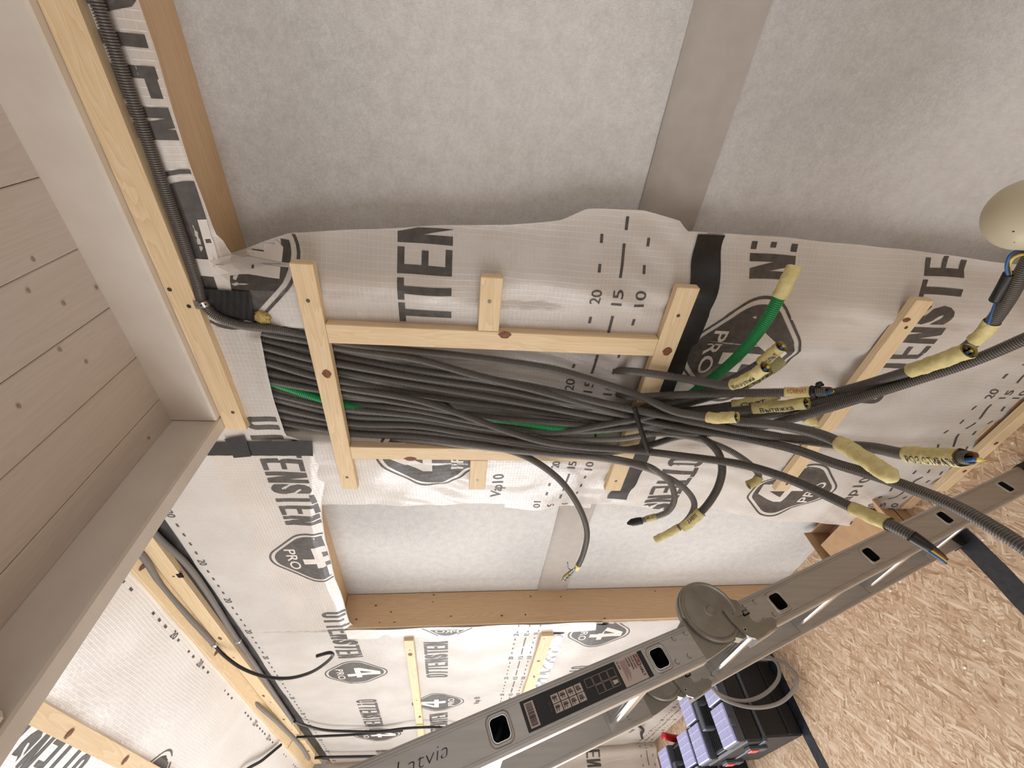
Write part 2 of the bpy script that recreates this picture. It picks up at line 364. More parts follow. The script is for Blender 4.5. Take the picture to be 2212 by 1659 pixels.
# ================================================================== THE SETTING
# ---- floor of OSB panels
fl = struct(box('floor', (-4.4, -3.8, -0.06), (2.3, 0.16, -0.019), 'stud_X', bev=0), 'sub-floor under the OSB panels')
xs = [-4.4, -3.63, -2.38, -1.11, 0.14, 1.39, 2.3]
for i in range(len(xs) - 1):
    for y0, y1 in ((-1.30, 0.155), (-3.8, -1.302)):
        box('panel', (xs[i] + 0.001, y0, -0.018), (xs[i + 1] - 0.001, y1, 0.0), 'osb', fl, 0.001)
# seam tapes
def strip_on_floor(name, x0, x1, y0, y1, label):
    n = 30; vs = []; fs = []
    for i in range(n + 1):
        y = y0 + (y1 - y0) * i / n; wv = 0.003 * math.sin(i * 1.3) + random.uniform(-.001, .001)
        for x, z in ((x0 + wv, 0.0002), (x0 + wv + .001, 0.0012), (x1 + wv - .001, 0.0012), (x1 + wv, 0.0002)): vs.append((x, y, z))
    for i in range(n):
        for k in range(3): a = i * 4 + k; fs.append((a, a + 1, a + 5, a + 4))
    return tag(mesh(name, vs, fs, 'floor_tape'), label, 'tape')
strip_on_floor('seam_tape', -1.152, -1.082, -0.10, -2.6, 'wide black tape over the floor seam near the ladder foot')
strip_on_floor('seam_tape', -2.418, -2.350, -0.05, -2.6, 'black tape strip on the floor running out from under the toolbox')

# ---- main wall: fleece membrane behind studs
nX, nZ = 160, 110
gx = np.linspace(-2.06, 1.3, nX); gz = np.linspace(-0.01, 2.2, nZ)
GX, GZ = np.meshgrid(gx, gz)
GY = 0.148 + 0.0012 * np.sin(GX * 5 + 1.3 * np.sin(GZ * 2)) * np.cos(GZ * 3 + GX * 2)
vs = np.stack([GX, GY, GZ], -1).reshape(-1, 3)
fs = [(j * nX + i, j * nX + i + 1, (j + 1) * nX + i + 1, (j + 1) * nX + i) for j in range(nZ - 1) for i in range(nX - 1)]
wall = struct(np_mesh('wall_front', vs, fs, 'fleece'), 'outer wall with white fleece membrane between the studs')
# lapped edge of the upper membrane: a smooth bare strip
vs = []; fs = []; n = 90
for i in range(n + 1):
    X = -2.03 + 3.3 * i / n
    for q, z in enumerate((1.279, 1.277, 1.240, 1.19, 1.138)):
        vs.append((X, 0.1425 + (0.004 if q == 0 else 0.0) + 0.0015 * math.sin(X * 11), z))
for i in range(n):
    for q in range(4): a = i * 5 + q; fs.append((a, a + 1, a + 6, a + 5))
mesh('membrane_lap', vs, fs, 'membrane_lap', wall, True)
def stud(name, lo, hi, mat): return box(name, lo, hi, mat, wall, 0.002)
SL = stud('stud', (-2.05, 0.0, 0.0), (-2.005, 0.146, 2.155), 'stud_Z')
stud('stud', (-0.499, 0.010, 0.045), (-0.432, 0.140, 2.155), 'stud_Z')
stud('stud', (-0.945, 0.010, 0.045), (-0.885, 0.140, 2.155), 'stud_Z')
stud('stud', (0.78, 0.0, 0.045), (0.825, 0.140, 2.155), 'stud_Z')
stud('header', (-0.50, 0.009, 2.156), (1.3, 0.150, 2.34), 'stud_X')
stud('header', (-2.05, 0.009, 2.156), (-0.885, 0.150, 2.34), 'stud_X')
stud('sole_plate', (-1.18, 0.010, 0.0), (1.3, 0.142, 0.044), 'stud_X')
for x, z in ((-2.005, 1.98), ):
    pass
# knots and nail heads on the wide stud face in the left bay
def knot(parent, p, nrm, a, b, mat='knot'):
    nrm = np.array(nrm, float); t = np.array([0, 0, 1.0]) if abs(nrm[2]) < .9 else np.array([1.0, 0, 0]); u = np.cross(nrm, t); u /= np.linalg.norm(u); v = np.cross(nrm, u)
    n = 12; vs = [np.array(p) + nrm * 0.0007 + u * a * math.cos(2 * math.pi * i / n) + v * b * math.sin(2 * math.pi * i / n) * (1 + .15 * math.sin(i * 2.3)) for i in range(n)]
    vs.append(np.array(p) + nrm * 0.0012)
    return mesh('knot', vs, [(i, (i + 1) % n, n) for i in range(n)], mat, parent)
for (x, y) in ((770, 1338), (845, 1277 + 45), (812, 1308), (937, 1285), (974, 1331), (1084, 1330), (1135, 1328), (1146, 1288), (935, 1300), (820, 1345), (852, 1344), (1211, 1289), (1306, 1336), (1415, 1277)):
    q = at_X(x, y, -2.0045)
    if q[1] > 0.004: knot(SL, q, (1, 0, 0), 0.004 * random.uniform(.5, 1), 0.006 * random.uniform(.5, 1))

# ---- rest of the room
rr = 0.394
def plain(name, lo_hi_list, mat, label):
    bm = bmesh.new()
    for lo, hi in lo_hi_list: add_box(bm, lo, hi)
    return struct(bm_obj(name, bm, mat), label)
plain('wall_back', [((-4.4, -3.9, 0), (-4.0, -3.8, 4.2)), ((-1.1, -3.9, 0), (2.3, -3.8, 4.2)), ((-4.0, -3.9, 2.45), (-1.1, -3.8, 4.2)), ((-4.0, -3.9, 0), (-1.1, -3.8, 0.22))], 'wall_plain', 'wall behind the photographer with a wide glazed opening')
plain('wall_right', [((2.3, -3.9, 0), (2.4, -2.55, 4.2)), ((2.3, -0.85, 0), (2.4, 0.16, 4.2)), ((2.3, -2.55, 2.1), (2.4, -0.85, 4.2)), ((2.3, -2.55, 0), (2.4, -0.85, 0.6))], 'wall_plain', 'right end wall with an opening added for fill light')
plain('wall_left', [((-4.5, -3.9, 0), (-4.42, -3.15, 4.3)), ((-4.5, -0.95, 0), (-4.42, 0.2, 4.3)), ((-4.5, -3.15, 0), (-4.42, -0.95, 0.35)), ((-4.5, -3.15, 2.35), (-4.42, -0.95, 4.3))], 'wall_plain', 'gable wall at the far left with a window')
plain('wall_upper', [((-4.4, 0.151, 2.15), (2.3, 0.2, 2.75)), ((-4.4, 0.03, 0.0), (-2.06, 0.2, 2.6))], 'wall_plain', 'insulated wall behind the vapour barrier')
def window(name, lo, hi, axis):
    bm = bmesh.new(); t = 0.05
    if axis == 'Y':
        for a, b in (((lo[0], lo[1], lo[2]), (lo[0] + t, hi[1], hi[2])), ((hi[0] - t, lo[1], lo[2]), hi), (lo, (hi[0], hi[1], lo[2] + t)), ((lo[0], lo[1], hi[2] - t), hi), (((lo[0] + hi[0]) / 2 - .03, lo[1], lo[2]), ((lo[0] + hi[0]) / 2 + .03, hi[1], hi[2]))): add_box(bm, a, b)
    else:
        for a, b in ((lo, (hi[0], lo[1] + t, hi[2])), ((lo[0], hi[1] - t, lo[2]), hi), (lo, (hi[0], hi[1], lo[2] + t)), ((lo[0], lo[1], hi[2] - t), hi)): add_box(bm, a, b)
    return struct(bm_obj(name, bm, 'paint'), 'painted window frame')
window('window_1', (-4.0, -3.88, 0.22), (-1.1, -3.82, 2.45), 'Y'); window('window_3', (-4.49, -3.15, 0.35), (-4.43, -0.95, 2.35), 'X'); window('window_added', (2.32, -2.55, 0.6), (2.38, -0.85, 2.1), 'X')  # last frame belongs to the right opening, added only for fill light
# sloping roof lining
def roofz(Y): return 2.672 - rr * Y
nx, ny = 150, 60
gx = np.linspace(-4.42, 2.3, nx); gy = np.linspace(0.03, -3.9, ny)
def roof_pt(X, Y, lift=0.0):
    wv = 0.006 * math.sin(X * 5.5 + 1.2 * math.sin(Y * 9)) * math.sin(Y * 14 + X) + 0.004 * math.sin(X * 17 + Y * 6)
    if -0.10 < Y < 0.05 or -0.45 < Y < -0.33: wv *= 0.25
    return (X, Y - lift * .37, roofz(Y) + wv - lift * .93)
vs = np.array([roof_pt(x, y) for y in gy for x in gx]); fs = [(j * nx + i, j * nx + i + 1, (j + 1) * nx + i + 1, (j + 1) * nx + i) for j in range(ny - 1) for i in range(nx - 1)]
roof = struct(np_mesh('ceiling_sloped', vs, fs, 'barrier_roof'), 'sloping roof lined with printed vapour barrier')
plain('ceiling_deck', [((-4.5, -3.95, 4.35), (2.4, 0.2, 4.4))], 'wall_plain', 'roof deck above')

# ---- mezzanine soffit: planks between painted beams
ceil = struct(box('ceiling', (-0.80, -2.6, 2.372), (2.28, -0.002, 2.40), 'plank_Y', bev=0), 'underside of the loft floor')
pk = [-0.755 + 0.065 + 0.1165 * k for k in range(0, 26)]; edges = [-0.7585] + pk
for a, b_ in zip(edges[:-1], edges[1:]):
    dz = random.uniform(-0.0006, 0.0006); px = 'plank_Y'
    p = box('plank', (a + 0.0005, -2.58, 2.346 + dz), (b_ - 0.0005, -0.034, 2.370 + dz), px, ceil, 0.0018)
for (x, y) in ((187, 781), (41, 877), (322, 946), (72, 560), (138, 655), (209, 621), (62, 628), (130, 755)):
    q = at_Z(x, y, 2.345); knot(ceil, (q[0], q[1], 2.3455), (0, 0, -1), 0.003, 0.004, 'plank_knot')
beamA = box('painted_beam', (-0.757, -0.040, 2.246), (2.28, 0.0, 2.352), 'paint', bev=0.004)
tag(beamA, 'whitewashed ceiling beam fixed along the wall above the pine batten', 'beam')
beamB = box('painted_beam', (-0.798, -2.58, 2.246), (-0.7575, -0.002, 2.46), 'paint', bev=0.004)
tag(beamB, 'whitewashed edge beam of the loft running out from the wall', 'beam')
beamC = box('painted_beam', (-0.754, -0.655, 2.246), (2.28, -0.610, 2.344), 'paint', bev=0.008)
tag(beamC, 'short painted cross beam at the far left corner of the plank ceiling', 'beam')

# ---- battens
def batten(lo, hi, mat, label, screws=(), knots=(), group=None, name='wood_batten'):
    o = box(name, lo, hi, mat, bev=0.0016); tag(o, label, 'batten', group)
    for x, z in screws:
        c = cylinder('screw', (x, lo[1] + 0.0005, z), (0, -1, 0), 0.0042, 0.0012, 'screw', o, 8)
    for x, z, a, b_ in knots: knot(o, (x, lo[1], z), (0, -1, 0), a, b_)
    return o
batten((-0.800, -0.0235, 2.196), (2.28, -0.001, 2.2455), 'pine_X', 'long pine batten running along the wall directly under the white beam',
       screws=[(-0.42, 2.235), (-0.455, 2.212), (-0.74, 2.212), (0.1, 2.22)])
batten((-1.034, -0.022, 1.957), (-0.351, -0.001, 2.001), 'pine_X', 'pine crosspiece laid over the conduit bundle, topmost of the batten frame',
       screws=[(-0.43, 1.98), (-0.98, 1.98)], knots=[(-0.615, 1.974, 0.012, 0.010)])
batten((-1.038, -0.022, 1.163), (-0.353, -0.001, 1.214), 'pine_X', 'pine crosspiece over the black taped sheet joint, bottom of the batten frame',
       screws=[(-0.42, 1.19), (-0.99, 1.19)], knots=[(-0.515, 1.184, 0.012, 0.011)])
batten((-1.037, -0.022, 0.596), (-0.349, -0.001, 0.641), 'pine_X', 'low pine crosspiece on the vapour barrier nearest the floor',
       screws=[(-0.42, 0.618), (-1.0, 0.618)], knots=[(-0.40, 0.632, 0.006, 0.01)])
batten((-0.531, -0.022, 1.2145), (-0.483, -0.001, 1.9565), 'pine_Z', 'upright pine batten right of the conduit bundle with a big dark knot', knots=[(-0.489, 1.573, 0.010, 0.014)])
batten((-0.904, -0.022, 1.2145), (-0.857, -0.001, 1.9565), 'pine_Z', 'upright pine batten left of the conduit bundle', knots=[(-0.90, 1.80, 0.008, 0.016)])
batten((-0.4825, -0.022, 1.587), (-0.356, -0.001, 1.633), 'pine_X', 'short pine stub sticking right from the knotty upright batten', screws=[(-0.41, 1.612)])
batten((-1.034, -0.022, 1.587), (-0.9045, -0.001, 1.635), 'pine_X', 'short pine stub sticking left from the left upright batten', screws=[(-0.99, 1.612)])
bb = box('baseboard_front', (-1.035, -0.022, 0.001), (2.28, -0.001, 0.045), 'pine_X'); struct(bb, 'pine batten along the foot of the wall')
for x in (-0.93, -0.80, -0.3): knot(bb, (x, -0.022, 0.022), (0, -1, 0), 0.007, 0.006)
# far left wall battens and the battens at the eaves
batten((-4.25, -0.022, 1.848), (-2.098, -0.001, 1.891), 'pine_X', 'long pale batten on the far left wall at head height', screws=[(-2.2, 1.87), (-2.9, 1.87), (-3.4, 1.87)], knots=[(-2.25, 1.87, 0.018, 0.010), (-3.2, 1.862, 0.02, 0.008)])
batten((-4.25, -0.022, 1.208), (-2.10, -0.001, 1.266), 'pine_X', 'long pale batten on the far left wall at waist height, beside silver foil', screws=[(-2.13, 1.25), (-2.6, 1.24)], knots=[(-2.4, 1.24, 0.01, 0.008), (-2.62, 1.235, 0.012, 0.006)])
batten((-3.52, -0.024, 2.597), (-1.0, -0.002, 2.651), 'pine_X', 'upper eaves batten on the wall, near length with a square dark notch', screws=[(-1.5, 2.62), (-2.2, 2.63), (-2.8, 2.62), (-3.3, 2.62)], knots=[(-2.0, 2.625, .014, .007), (-2.7, 2.63, .016, .006), (-3.1, 2.62, .012, .006)])
box('notch', at_Y(388, 1244, -.0245) + np.array([-.012, -.0004, -.008]), at_Y(388, 1244, -.0245) + np.array([.012, .004, .008]), 'bore', bpy.data.objects[[o.name for o in bpy.data.objects if o.get('label', '').startswith('upper eaves batten')][0]], 0)
batten((-4.16, -0.024, 2.597), (-3.535, -0.002, 2.651), 'pine_X', 'eaves batten on the wall, short length next to the far corner', knots=[(-3.8, 2.62, .016, .006)])
def roof_batten(x0, x1, Y0, Y1, th, mat, label, knots=()):
    bm = bmesh.new(); vs = add_box(bm, (x0, min(Y0, Y1), -th), (x1, max(Y0, Y1), 0), 0.0015)
    for v in bm.verts: v.co = Vector((v.co.x, v.co.y + v.co.z * .37, roofz(v.co.y) + v.co.z * .93))
    o = bm_obj('roof_batten', bm, mat); tag(o, label, 'batten')
    for x, Y in knots: knot(o, (x, Y - th * .37 - .001, roofz(Y) - th * .93 - .002), (0, -.37, -.93), .014, .008)
    return o
roof_batten(-3.50, -1.0, -0.010, -0.058, 0.022, 'pine_X', 'roof batten along the eaves with grey conduit beside it', [(-1.4, -.035), (-2.1, -.03)])
roof_batten(-4.2, -3.515, -0.010, -0.058, 0.022, 'pine_X', 'short far length of the eaves roof batten')
roof_batten(-4.3, -1.0, -0.352, -0.398, 0.022, 'pine_X', 'roof batten across the printed sheet at the lower left corner', [(-1.72, -.38), (-2.07, -.375)])

# ================================================================== VAPOUR BARRIER SHEETS
def interp(x, tab): return float(np.interp(x, [t[0] for t in tab], [t[1] for t in tab]))
def sm(t): t = min(max(t, 0), 1); return t * t * (3 - 2 * t)
# middle strip, upper and lower sheet
XR = [(0, -.290), (.1, -.290), (.5, -.274), (.76, -.262), (1.07, -.260), (1.2, -.258), (1.215, -.240), (1.30, -.226), (1.42, -.232), (1.47, -.256), (1.58, -.276), (1.81, -.297), (2.02, -.323), (2.14, -.372), (2.2, -.39)]
XL = [(0, -1.33), (.1, -1.315), (.44, -1.285), (.79, -1.20), (.94, -1.21), (1.18, -1.17), (1.51, -1.165), (1.8, -1.178), (2.12, -1.175), (2.2, -1.175)]
def strip_Y(X, z, low):
    xr = interp(z, XR); xl = interp(z, XL)
    wv = 0.0026 * math.sin(z * 17 + 3 * math.sin(X * 8)) + 0.0014 * math.sin(z * 41 + X * 23) + 0.0030 * math.sin(X * 55 + 2.5 * math.sin(z * 5.3)) * math.sin(z * 6.1 + 1) + 0.0016 * math.sin(X * 90 - z * 34 + 2 * math.sin(z * 13)) * max(0, math.sin(z * 7.7 + X * 5))
    if X > -0.425: Y = 0.062 * sm((X + 0.425) / (xr + 0.425)) ** 1.15 - 0.006 * math.sin(min((X + 0.425) / (xr + 0.425), 1) * math.pi); wv *= 1.4
    elif X > -0.505: Y = -0.0015; wv *= .35
    elif X > -0.86:
        t = (X + 0.86) / 0.355; h = sm(t / .12) * sm((1 - t) / .12)
        if low: Y = -0.0015 + 0.014 * h * (1 - .5 * math.cos(z * 6))
        else: Y = -0.0015 + h * (0.35 + .65 * sm((z - 1.2) / .55)) * (0.075 + 0.012 * math.sin(X * 40 + 2 * math.sin(z * 6)) + 0.010 * math.sin(z * 9))
        wv *= 1.5
    elif X > -0.95: Y = -0.0015; wv *= .35
    else: Y = 0.027 * sm((-0.95 - X) / (-.95 - xl + 1e-6)); wv *= 1.2
    return Y + wv + (0.0035 if low else 0.0)
# top sheet (band above the bays and the whole far left wall)
ZLOW = sorted([(2.3, 2.14), (0.6, 2.142), (0.3, 2.137), (0.1, 2.140), (-0.05, 2.134), (-0.20, 2.140), (-0.30, 2.136), (-0.345, 2.130), (-0.3725, 2.125), (-0.374, 1.985), (-0.5025, 1.985), (-0.505, 2.102), (-0.614, 2.112), (-0.712, 2.118), (-0.838, 2.120), (-0.86, 2.06), (-0.90, 2.04),
               (-1.05, 2.06), (-1.13, 2.082), (-1.2, 2.094), (-1.35, 2.108), (-1.6, 2.116), (-1.8, 2.112), (-1.97, 2.114), (-2.012, 2.10)])
def zlow(X): return 0.03 if X < -2.0165 else interp(X, ZLOW)
def top_Y(X, z):
    e = 0.0
    if X > -2.0165:   # lower hem curls back under the header
        t = (z - zlow(X)) / 0.035; e = 0.014 * (1 - sm(t)) if not (-0.87 < X < -0.40) else -0.003 * (1 - sm(t))
    wv = 0.0022 * math.sin(X * 21 + 2.2 * math.sin(z * 9)) + 0.0016 * math.sin(z * 33 + X * 7)
    if X < -2.05: wv = wv * 0.8 + 0.005 * math.sin(X * 4.1) * math.sin(z * 5.2 + X)
    Y = -0.0025 + e + wv * (0.5 if z > 2.19 else 1)
    if -0.53 < X < -0.33 and z < 2.15: k = sm((z - 2.10) / .05); Y = Y * k + (strip_Y(X, z, False) - .0025) * (1 - k)   # merges with the strip below
    return Y
cols = np.concatenate([np.linspace(-4.30, -2.018, 100), np.linspace(-2.014, 0.9, 190), [-.3727, -.3738, -.5027, -.5048, -.839, -.859]]); cols.sort(); nz = 54
vs = []
for X in cols:
    zl = zlow(X)
    for k in range(nz):
        z = zl + (2.548 - zl) * (k / (nz - 1)) ** (1.5 if X > -2.0165 else 1.0); vs.append((X, top_Y(X, z), z))
fs = [(i * nz + k, (i + 1) * nz + k, (i + 1) * nz + k + 1, i * nz + k + 1) for i in range(len(cols) - 1) for k in range(nz - 1)]
sheetT = tag(mesh('vapor_barrier_sheet', vs, fs, 'barrier', None, True), 'printed vapour barrier covering the far left wall and the band above the openings', 'membrane')
def surfT(X, z, l): return (X, top_Y(X, z) - l, z)
def insT(X, z): return -4.29 < X < 0.89 and zlow(X) + 0.001 < z < 2.547
def strip_sheet(z0, z1, low, label):
    nz, nx = 90, 110; vs = []
    for j in range(nz):
        z = z0 + (z1 - z0) * j / (nz - 1); xr, xl = interp(z, XR), interp(z, XL)
        for i in range(nx): X = xl + (xr - xl) * i / (nx - 1); vs.append((X, strip_Y(X, z, low), z))
    fs = [(j * nx + i, j * nx + i + 1, (j + 1) * nx + i + 1, (j + 1) * nx + i) for j in range(nz - 1) for i in range(nx - 1)]
    return tag(mesh('vapor_barrier_sheet', vs, fs, 'barrier', None, True), label, 'membrane')
sheetA = strip_sheet(1.15, 2.16, False, 'upper strip of printed vapour barrier behind the batten frame and conduits')
sheetB = strip_sheet(0.006, 1.19, True, 'lower strip of printed vapour barrier reaching down to the floor batten')
surfA = lambda X, z, l: (X, strip_Y(X, z, False) - l, z)
surfB = lambda X, z, l: (X, strip_Y(X, z, True) - l, z)
insA = lambda X, z: 1.152 < z < 2.155 and interp(z, XL) + .001 < X < interp(z, XR) - .0005
insB = lambda X, z: 0.01 < z < 1.15 and interp(z, XL) + .001 < X < interp(z, XR) - .0005
# edge of an under-layer showing left of the strip, scale printed upside down
def under_pt(X, z, l=0): return (X, strip_Y(max(X, interp(z, XL) + .001), z, False) + .004 + .004 * math.sin(z * 21) - l, z)
nz = 34; vs = [under_pt(-1.196 + .004 * math.sin(z * 30) + .03 * i, z) for z in np.linspace(1.215, 1.512, nz) for i in range(6)]
fs = [(j * 6 + i, j * 6 + i + 1, (j + 1) * 6 + i + 1, (j + 1) * 6 + i) for j in range(nz - 1) for i in range(5)]
sheetU = tag(mesh('vapor_barrier_sheet', vs, fs, 'barrier', None, True), 'thin lapped edge of barrier with an upside-down scale left of the frame', 'membrane')
# small sheet flap lapped round the left stud, gable sheet
def flap_pt(X, z, l=0): return (X, -0.006 - 0.002 * math.sin(z * 19 + X * 30) - l, z)
vs = []; fs = []; nz = 60
for j in range(nz):
    z = 0.99 + (2.135 - 0.99) * j / (nz - 1); xl = -2.098 + 0.006 * math.sin(z * 9) - (0.0 if z > 1.0 else 0)
    for i in range(5): vs.append(flap_pt(xl + (-2.012 - xl) * i / 4, z))
fs = [(j * 5 + i, j * 5 + i + 1, (j + 1) * 5 + i + 1, (j + 1) * 5 + i) for j in range(nz - 1) for i in range(4)]
flap = tag(mesh('vapor_barrier_sheet', vs, fs, 'barrier_roof', None, True), 'narrow barrier flap folded round the bare wooden stud', 'membrane')
nz, ny = 60, 40; vs = []
def gab_pt(Y, z, l=0):
    # the corner is rounded: the sheet turns from the wall onto the gable
    return (-4.30 + 0.03 * math.exp(-((Y + 0.04) / .03) ** 2) - 0.06 * (1 - sm((-Y) / .06)) * 0 + 0.004 * math.sin(Y * 12 + z * 4) + l, Y, z)
for j in range(nz):
    z = 0.03 + 3.6 * j / (nz - 1)
    for i in range(ny): vs.append(gab_pt(-0.92 * (i / (ny - 1)) ** 1.6, z))
fs = [(j * ny + i, (j + 1) * ny + i, (j + 1) * ny + i + 1, j * ny + i + 1) for j in range(nz - 1) for i in range(ny - 1)]
gab = tag(mesh('vapor_barrier_sheet', vs, fs, 'barrier', None, True), 'printed vapour barrier turning the corner onto the gable at the far left', 'membrane')
box('corner_stud', (-4.40, -0.085, 0.0), (-4.315, 0.02, 2.6), 'stud_Z', bpy.data.objects['wall_left'])

# ---- print on the sheets
EB, EK = emblem_shapes()
def block_word(word, total, h):
    """condensed block capitals like the printed roll"""
    n = len(word); pit = total / n; w_ = pit * 0.86; t = pit * 0.30; th = h * 0.125; out = []
    for k, ch in enumerate(word):
        x = k * pit; q = lambda a, b, c, d: quad_shape(x + a, x + b, c, d)
        if ch == 'O':
            r = w_ * .5; m = 6; A = []; B = []
            for (cx, cy, st) in ((w_ - r, h - r, 0), (r, h - r, 1), (r, r, 2), (w_ - r, r, 3)):
                for i in range(m + 1): an = (st + i / m) * math.pi / 2; A.append((x + cx + r * math.cos(an), cy + r * math.sin(an))); B.append((x + cx + (r - t) * math.cos(an), cy + (r - t) * math.sin(an) + (r - t > 0) * 0))
            L_ = len(A); out.append((np.array(A + B), [(i, (i + 1) % L_, L_ + (i + 1) % L_, L_ + i) for i in range(L_)]))
        elif ch == 'T': out += [q(0, w_, h - th, h), q(w_ / 2 - t / 2, w_ / 2 + t / 2, 0, h - th)]
        elif ch == 'E': out += [q(0, t, 0, h), q(t, w_, 0, th), q(t, w_, h - th, h), q(t, w_ * .9, h / 2 - th / 2, h / 2 + th / 2)]
        elif ch == 'N': out += [q(0, t * .92, 0, h), q(w_ - t * .92, w_, 0, h), (np.array([(x + t * .3, h), (x + t * 1.2, h), (x + w_ - t * .3, 0), (x + w_ - t * 1.2, 0)]), [(0, 1, 2, 3)])]
        elif ch == 'S': out.append(text_shape('S', w_, h, x, 0, 0.06))
    return join_shapes(out)
OT = block_word('OTTENSTEN', 0.475, 0.112)
def row(sheet, surf, inside, x_text, z0, up, emb_off, x_lo, x_hi, per=1.077, cell=0.03):
    """repeat the word and the emblem along a row; up=1 upright, -1 rotated half a turn"""
    k = -8
    while k < 9:
        X0 = x_text + k * per; k += 1
        for kind in (0, 1):
            xc = X0 if kind == 0 else X0 + emb_off
            if xc < x_lo or xc > x_hi: continue
            zc = z0 if up > 0 else z0
            if kind == 0: lay('printed_lettering', [OT], lambda u, v: (xc + up * u, zc + (v if up > 0 else 0.112 - v)), surf, 'ink', sheet, cell, inside)
            else:
                ze = zc + 0.056
                lay('printed_emblem', EB, lambda u, v: (xc + up * u, ze + up * v), surf, 'ink', sheet, cell, inside)
                lay('emblem_numeral', EK, lambda u, v: (xc + up * u, ze + up * v), surf, 'knockout', sheet, cell, inside, 0.0016)
row(sheetT, surfT, insT, -0.771, 2.095, -1, -0.668, -4.4, 1.0, cell=0.014)
for nm, shp, mt, lf in (('printed_emblem', EB, 'ink', .001), ('emblem_numeral', EK, 'knockout', .0016)):
    lay(nm, shp, lambda u, v: (-0.362 - u, 2.151 - v), surfA, mt, sheetA, .012, lambda X, z: insA(X, z) and X > -.375, lf)
row(sheetT, surfT, insT, -2.63, 1.696, 1, -0.40, -4.3, -2.15)
row(sheetA, surfA, insA, -0.532, 1.692, 1, -0.376, -1.0, -0.3, cell=0.014)
row(sheetB, surfB, insB, 0.127, 0.922, -1, -0.657, -0.9, 0.3, cell=0.016)
lay('printed_lettering', [OT], lambda u, v: (-0.905 - u, 1.034 - v), surfB, 'ink', sheetB, 0.02, insB)
row(sheetB, surfB, insB, -0.685, 0.478, 1, -0.40, -1.2, -0.2, cell=0.02)
row(sheetT, surfT, insT, -2.56, 0.922, -1, -0.66, -4.3, -1.5)
row(sheetT, surfT, insT, -2.45, 0.478, 1, -0.40, -4.3, -2.4)
def small(sheet, surf, inside, txt, X, z, w_, h, up=1, bold=0.01):
    lay('printed_lettering', [text_shape(txt, w_, h, 0, 0, bold)], lambda u, v: (X + up * u, z + up * v), surf, 'ink', sheet, 0.02, inside)
small(sheetT, surfT, insT, 'Vap 10', -3.09, 1.498, 0.13, 0.045)
small(sheetB, surfB, insB, 'vap10', -1.17, 0.272, 0.17, 0.05)
small(sheetA, surfA, insA, 'Vap10', -1.13, 1.52, 0.14, 0.045)
small(sheetT, surfT, insT, 'Vap 10', -3.95, 0.30, 0.14, 0.045)
def scale_line(sheet, surf, inside, lines, x0, x1, ph=0.0, per=0.275, up=1):
    sh = []
    for txt, z in lines:
        k = 0
        X = x1 + ph
        while X > x0:
            sh.append(([(X, z)], txt)); X -= per
    shapes = []
    for (pos, txt) in sh:
        (X, z) = pos[0]
        v, f = text_shape(txt, 0.034, 0.024, -0.017, -0.012, 0.008); shapes.append((np.array([[X, z]]) + up * v, f))
        if txt == '15': q = [(0.045, 0.145), (0.17, 0.235)]
        else: q = [(0.050, 0.066), (0.103, 0.119), (0.156, 0.172), (0.209, 0.225)]
        for a, b_ in q: v, f = quad_shape(X - b_, X - a, z - 0.0032, z + 0.0032); shapes.append((v, f))
    lay('printed_scale', shapes, lambda u, v: (u, v), surf, 'ink', sheet, 0.03, inside)
scale_line(sheetA, surfA, insA, (('20', 1.381), ('15', 1.331), ('10', 1.279)), -1.2, -0.12, 0.0)
scale_line(sheetB, surfB, insB, (('20', 0.162), ('15', 0.113), ('10', 0.064)), -1.35, -0.10, 0.02)
scale_line(sheetT, surfT, insT, (('20', 2.522),), -4.3, -0.9, 0.0, 0.275, -1)
scale_line(sheetT, surfT, insT, (('20', 1.381), ('15', 1.331), ('10', 1.287)), -4.28, -2.12, 0.0)
scale_line(sheetT, surfT, insT, (('20', 0.162), ('15', 0.113), ('10', 0.064)), -4.28, -2.3, 0.0)
insR = lambda X, Y: True
lay('printed_scale', [(np.array([[X0, 0]]) + text_shape('20', -0.034, 0.022, 0, 0, .008)[0], text_shape('20', .034, .022, 0, 0, .008)[1]) for X0 in np.arange(-4.0, -1.0, 0.275)] +
    [quad_shape(X0 - 0.066 - .053 * k, X0 - .05 - .053 * k, 0.006, .013) for X0 in np.arange(-4.0, -1.0, .275) for k in range(4)], lambda u, v: (u, -0.092 + v), roof_pt, 'ink', roof, .03)
def roof_row(X0, Y0, d):
    lay('printed_lettering', [OT], lambda u, v: (X0 + d * u, Y0 - d * v), roof_pt, 'ink', roof, .03)
    lay('printed_emblem', EB, lambda u, v: (X0 + .66 * d + d * u, Y0 - d * .056 - d * v), roof_pt, 'ink', roof, .03)
    lay('emblem_numeral', EK, lambda u, v: (X0 + .66 * d + d * u, Y0 - d * .056 - d * v), roof_pt, 'knockout', roof, .03, None, .0018)
for k in range(3): roof_row(-2.06 + 0.60 + k * -1.077 - .47, -0.395, 1)
for txt, z in (('10', 1.418), ('15', 1.370), ('20', 1.318)): small(sheetU, under_pt, None, txt, -1.150, z, .034, .024, -1, .008)
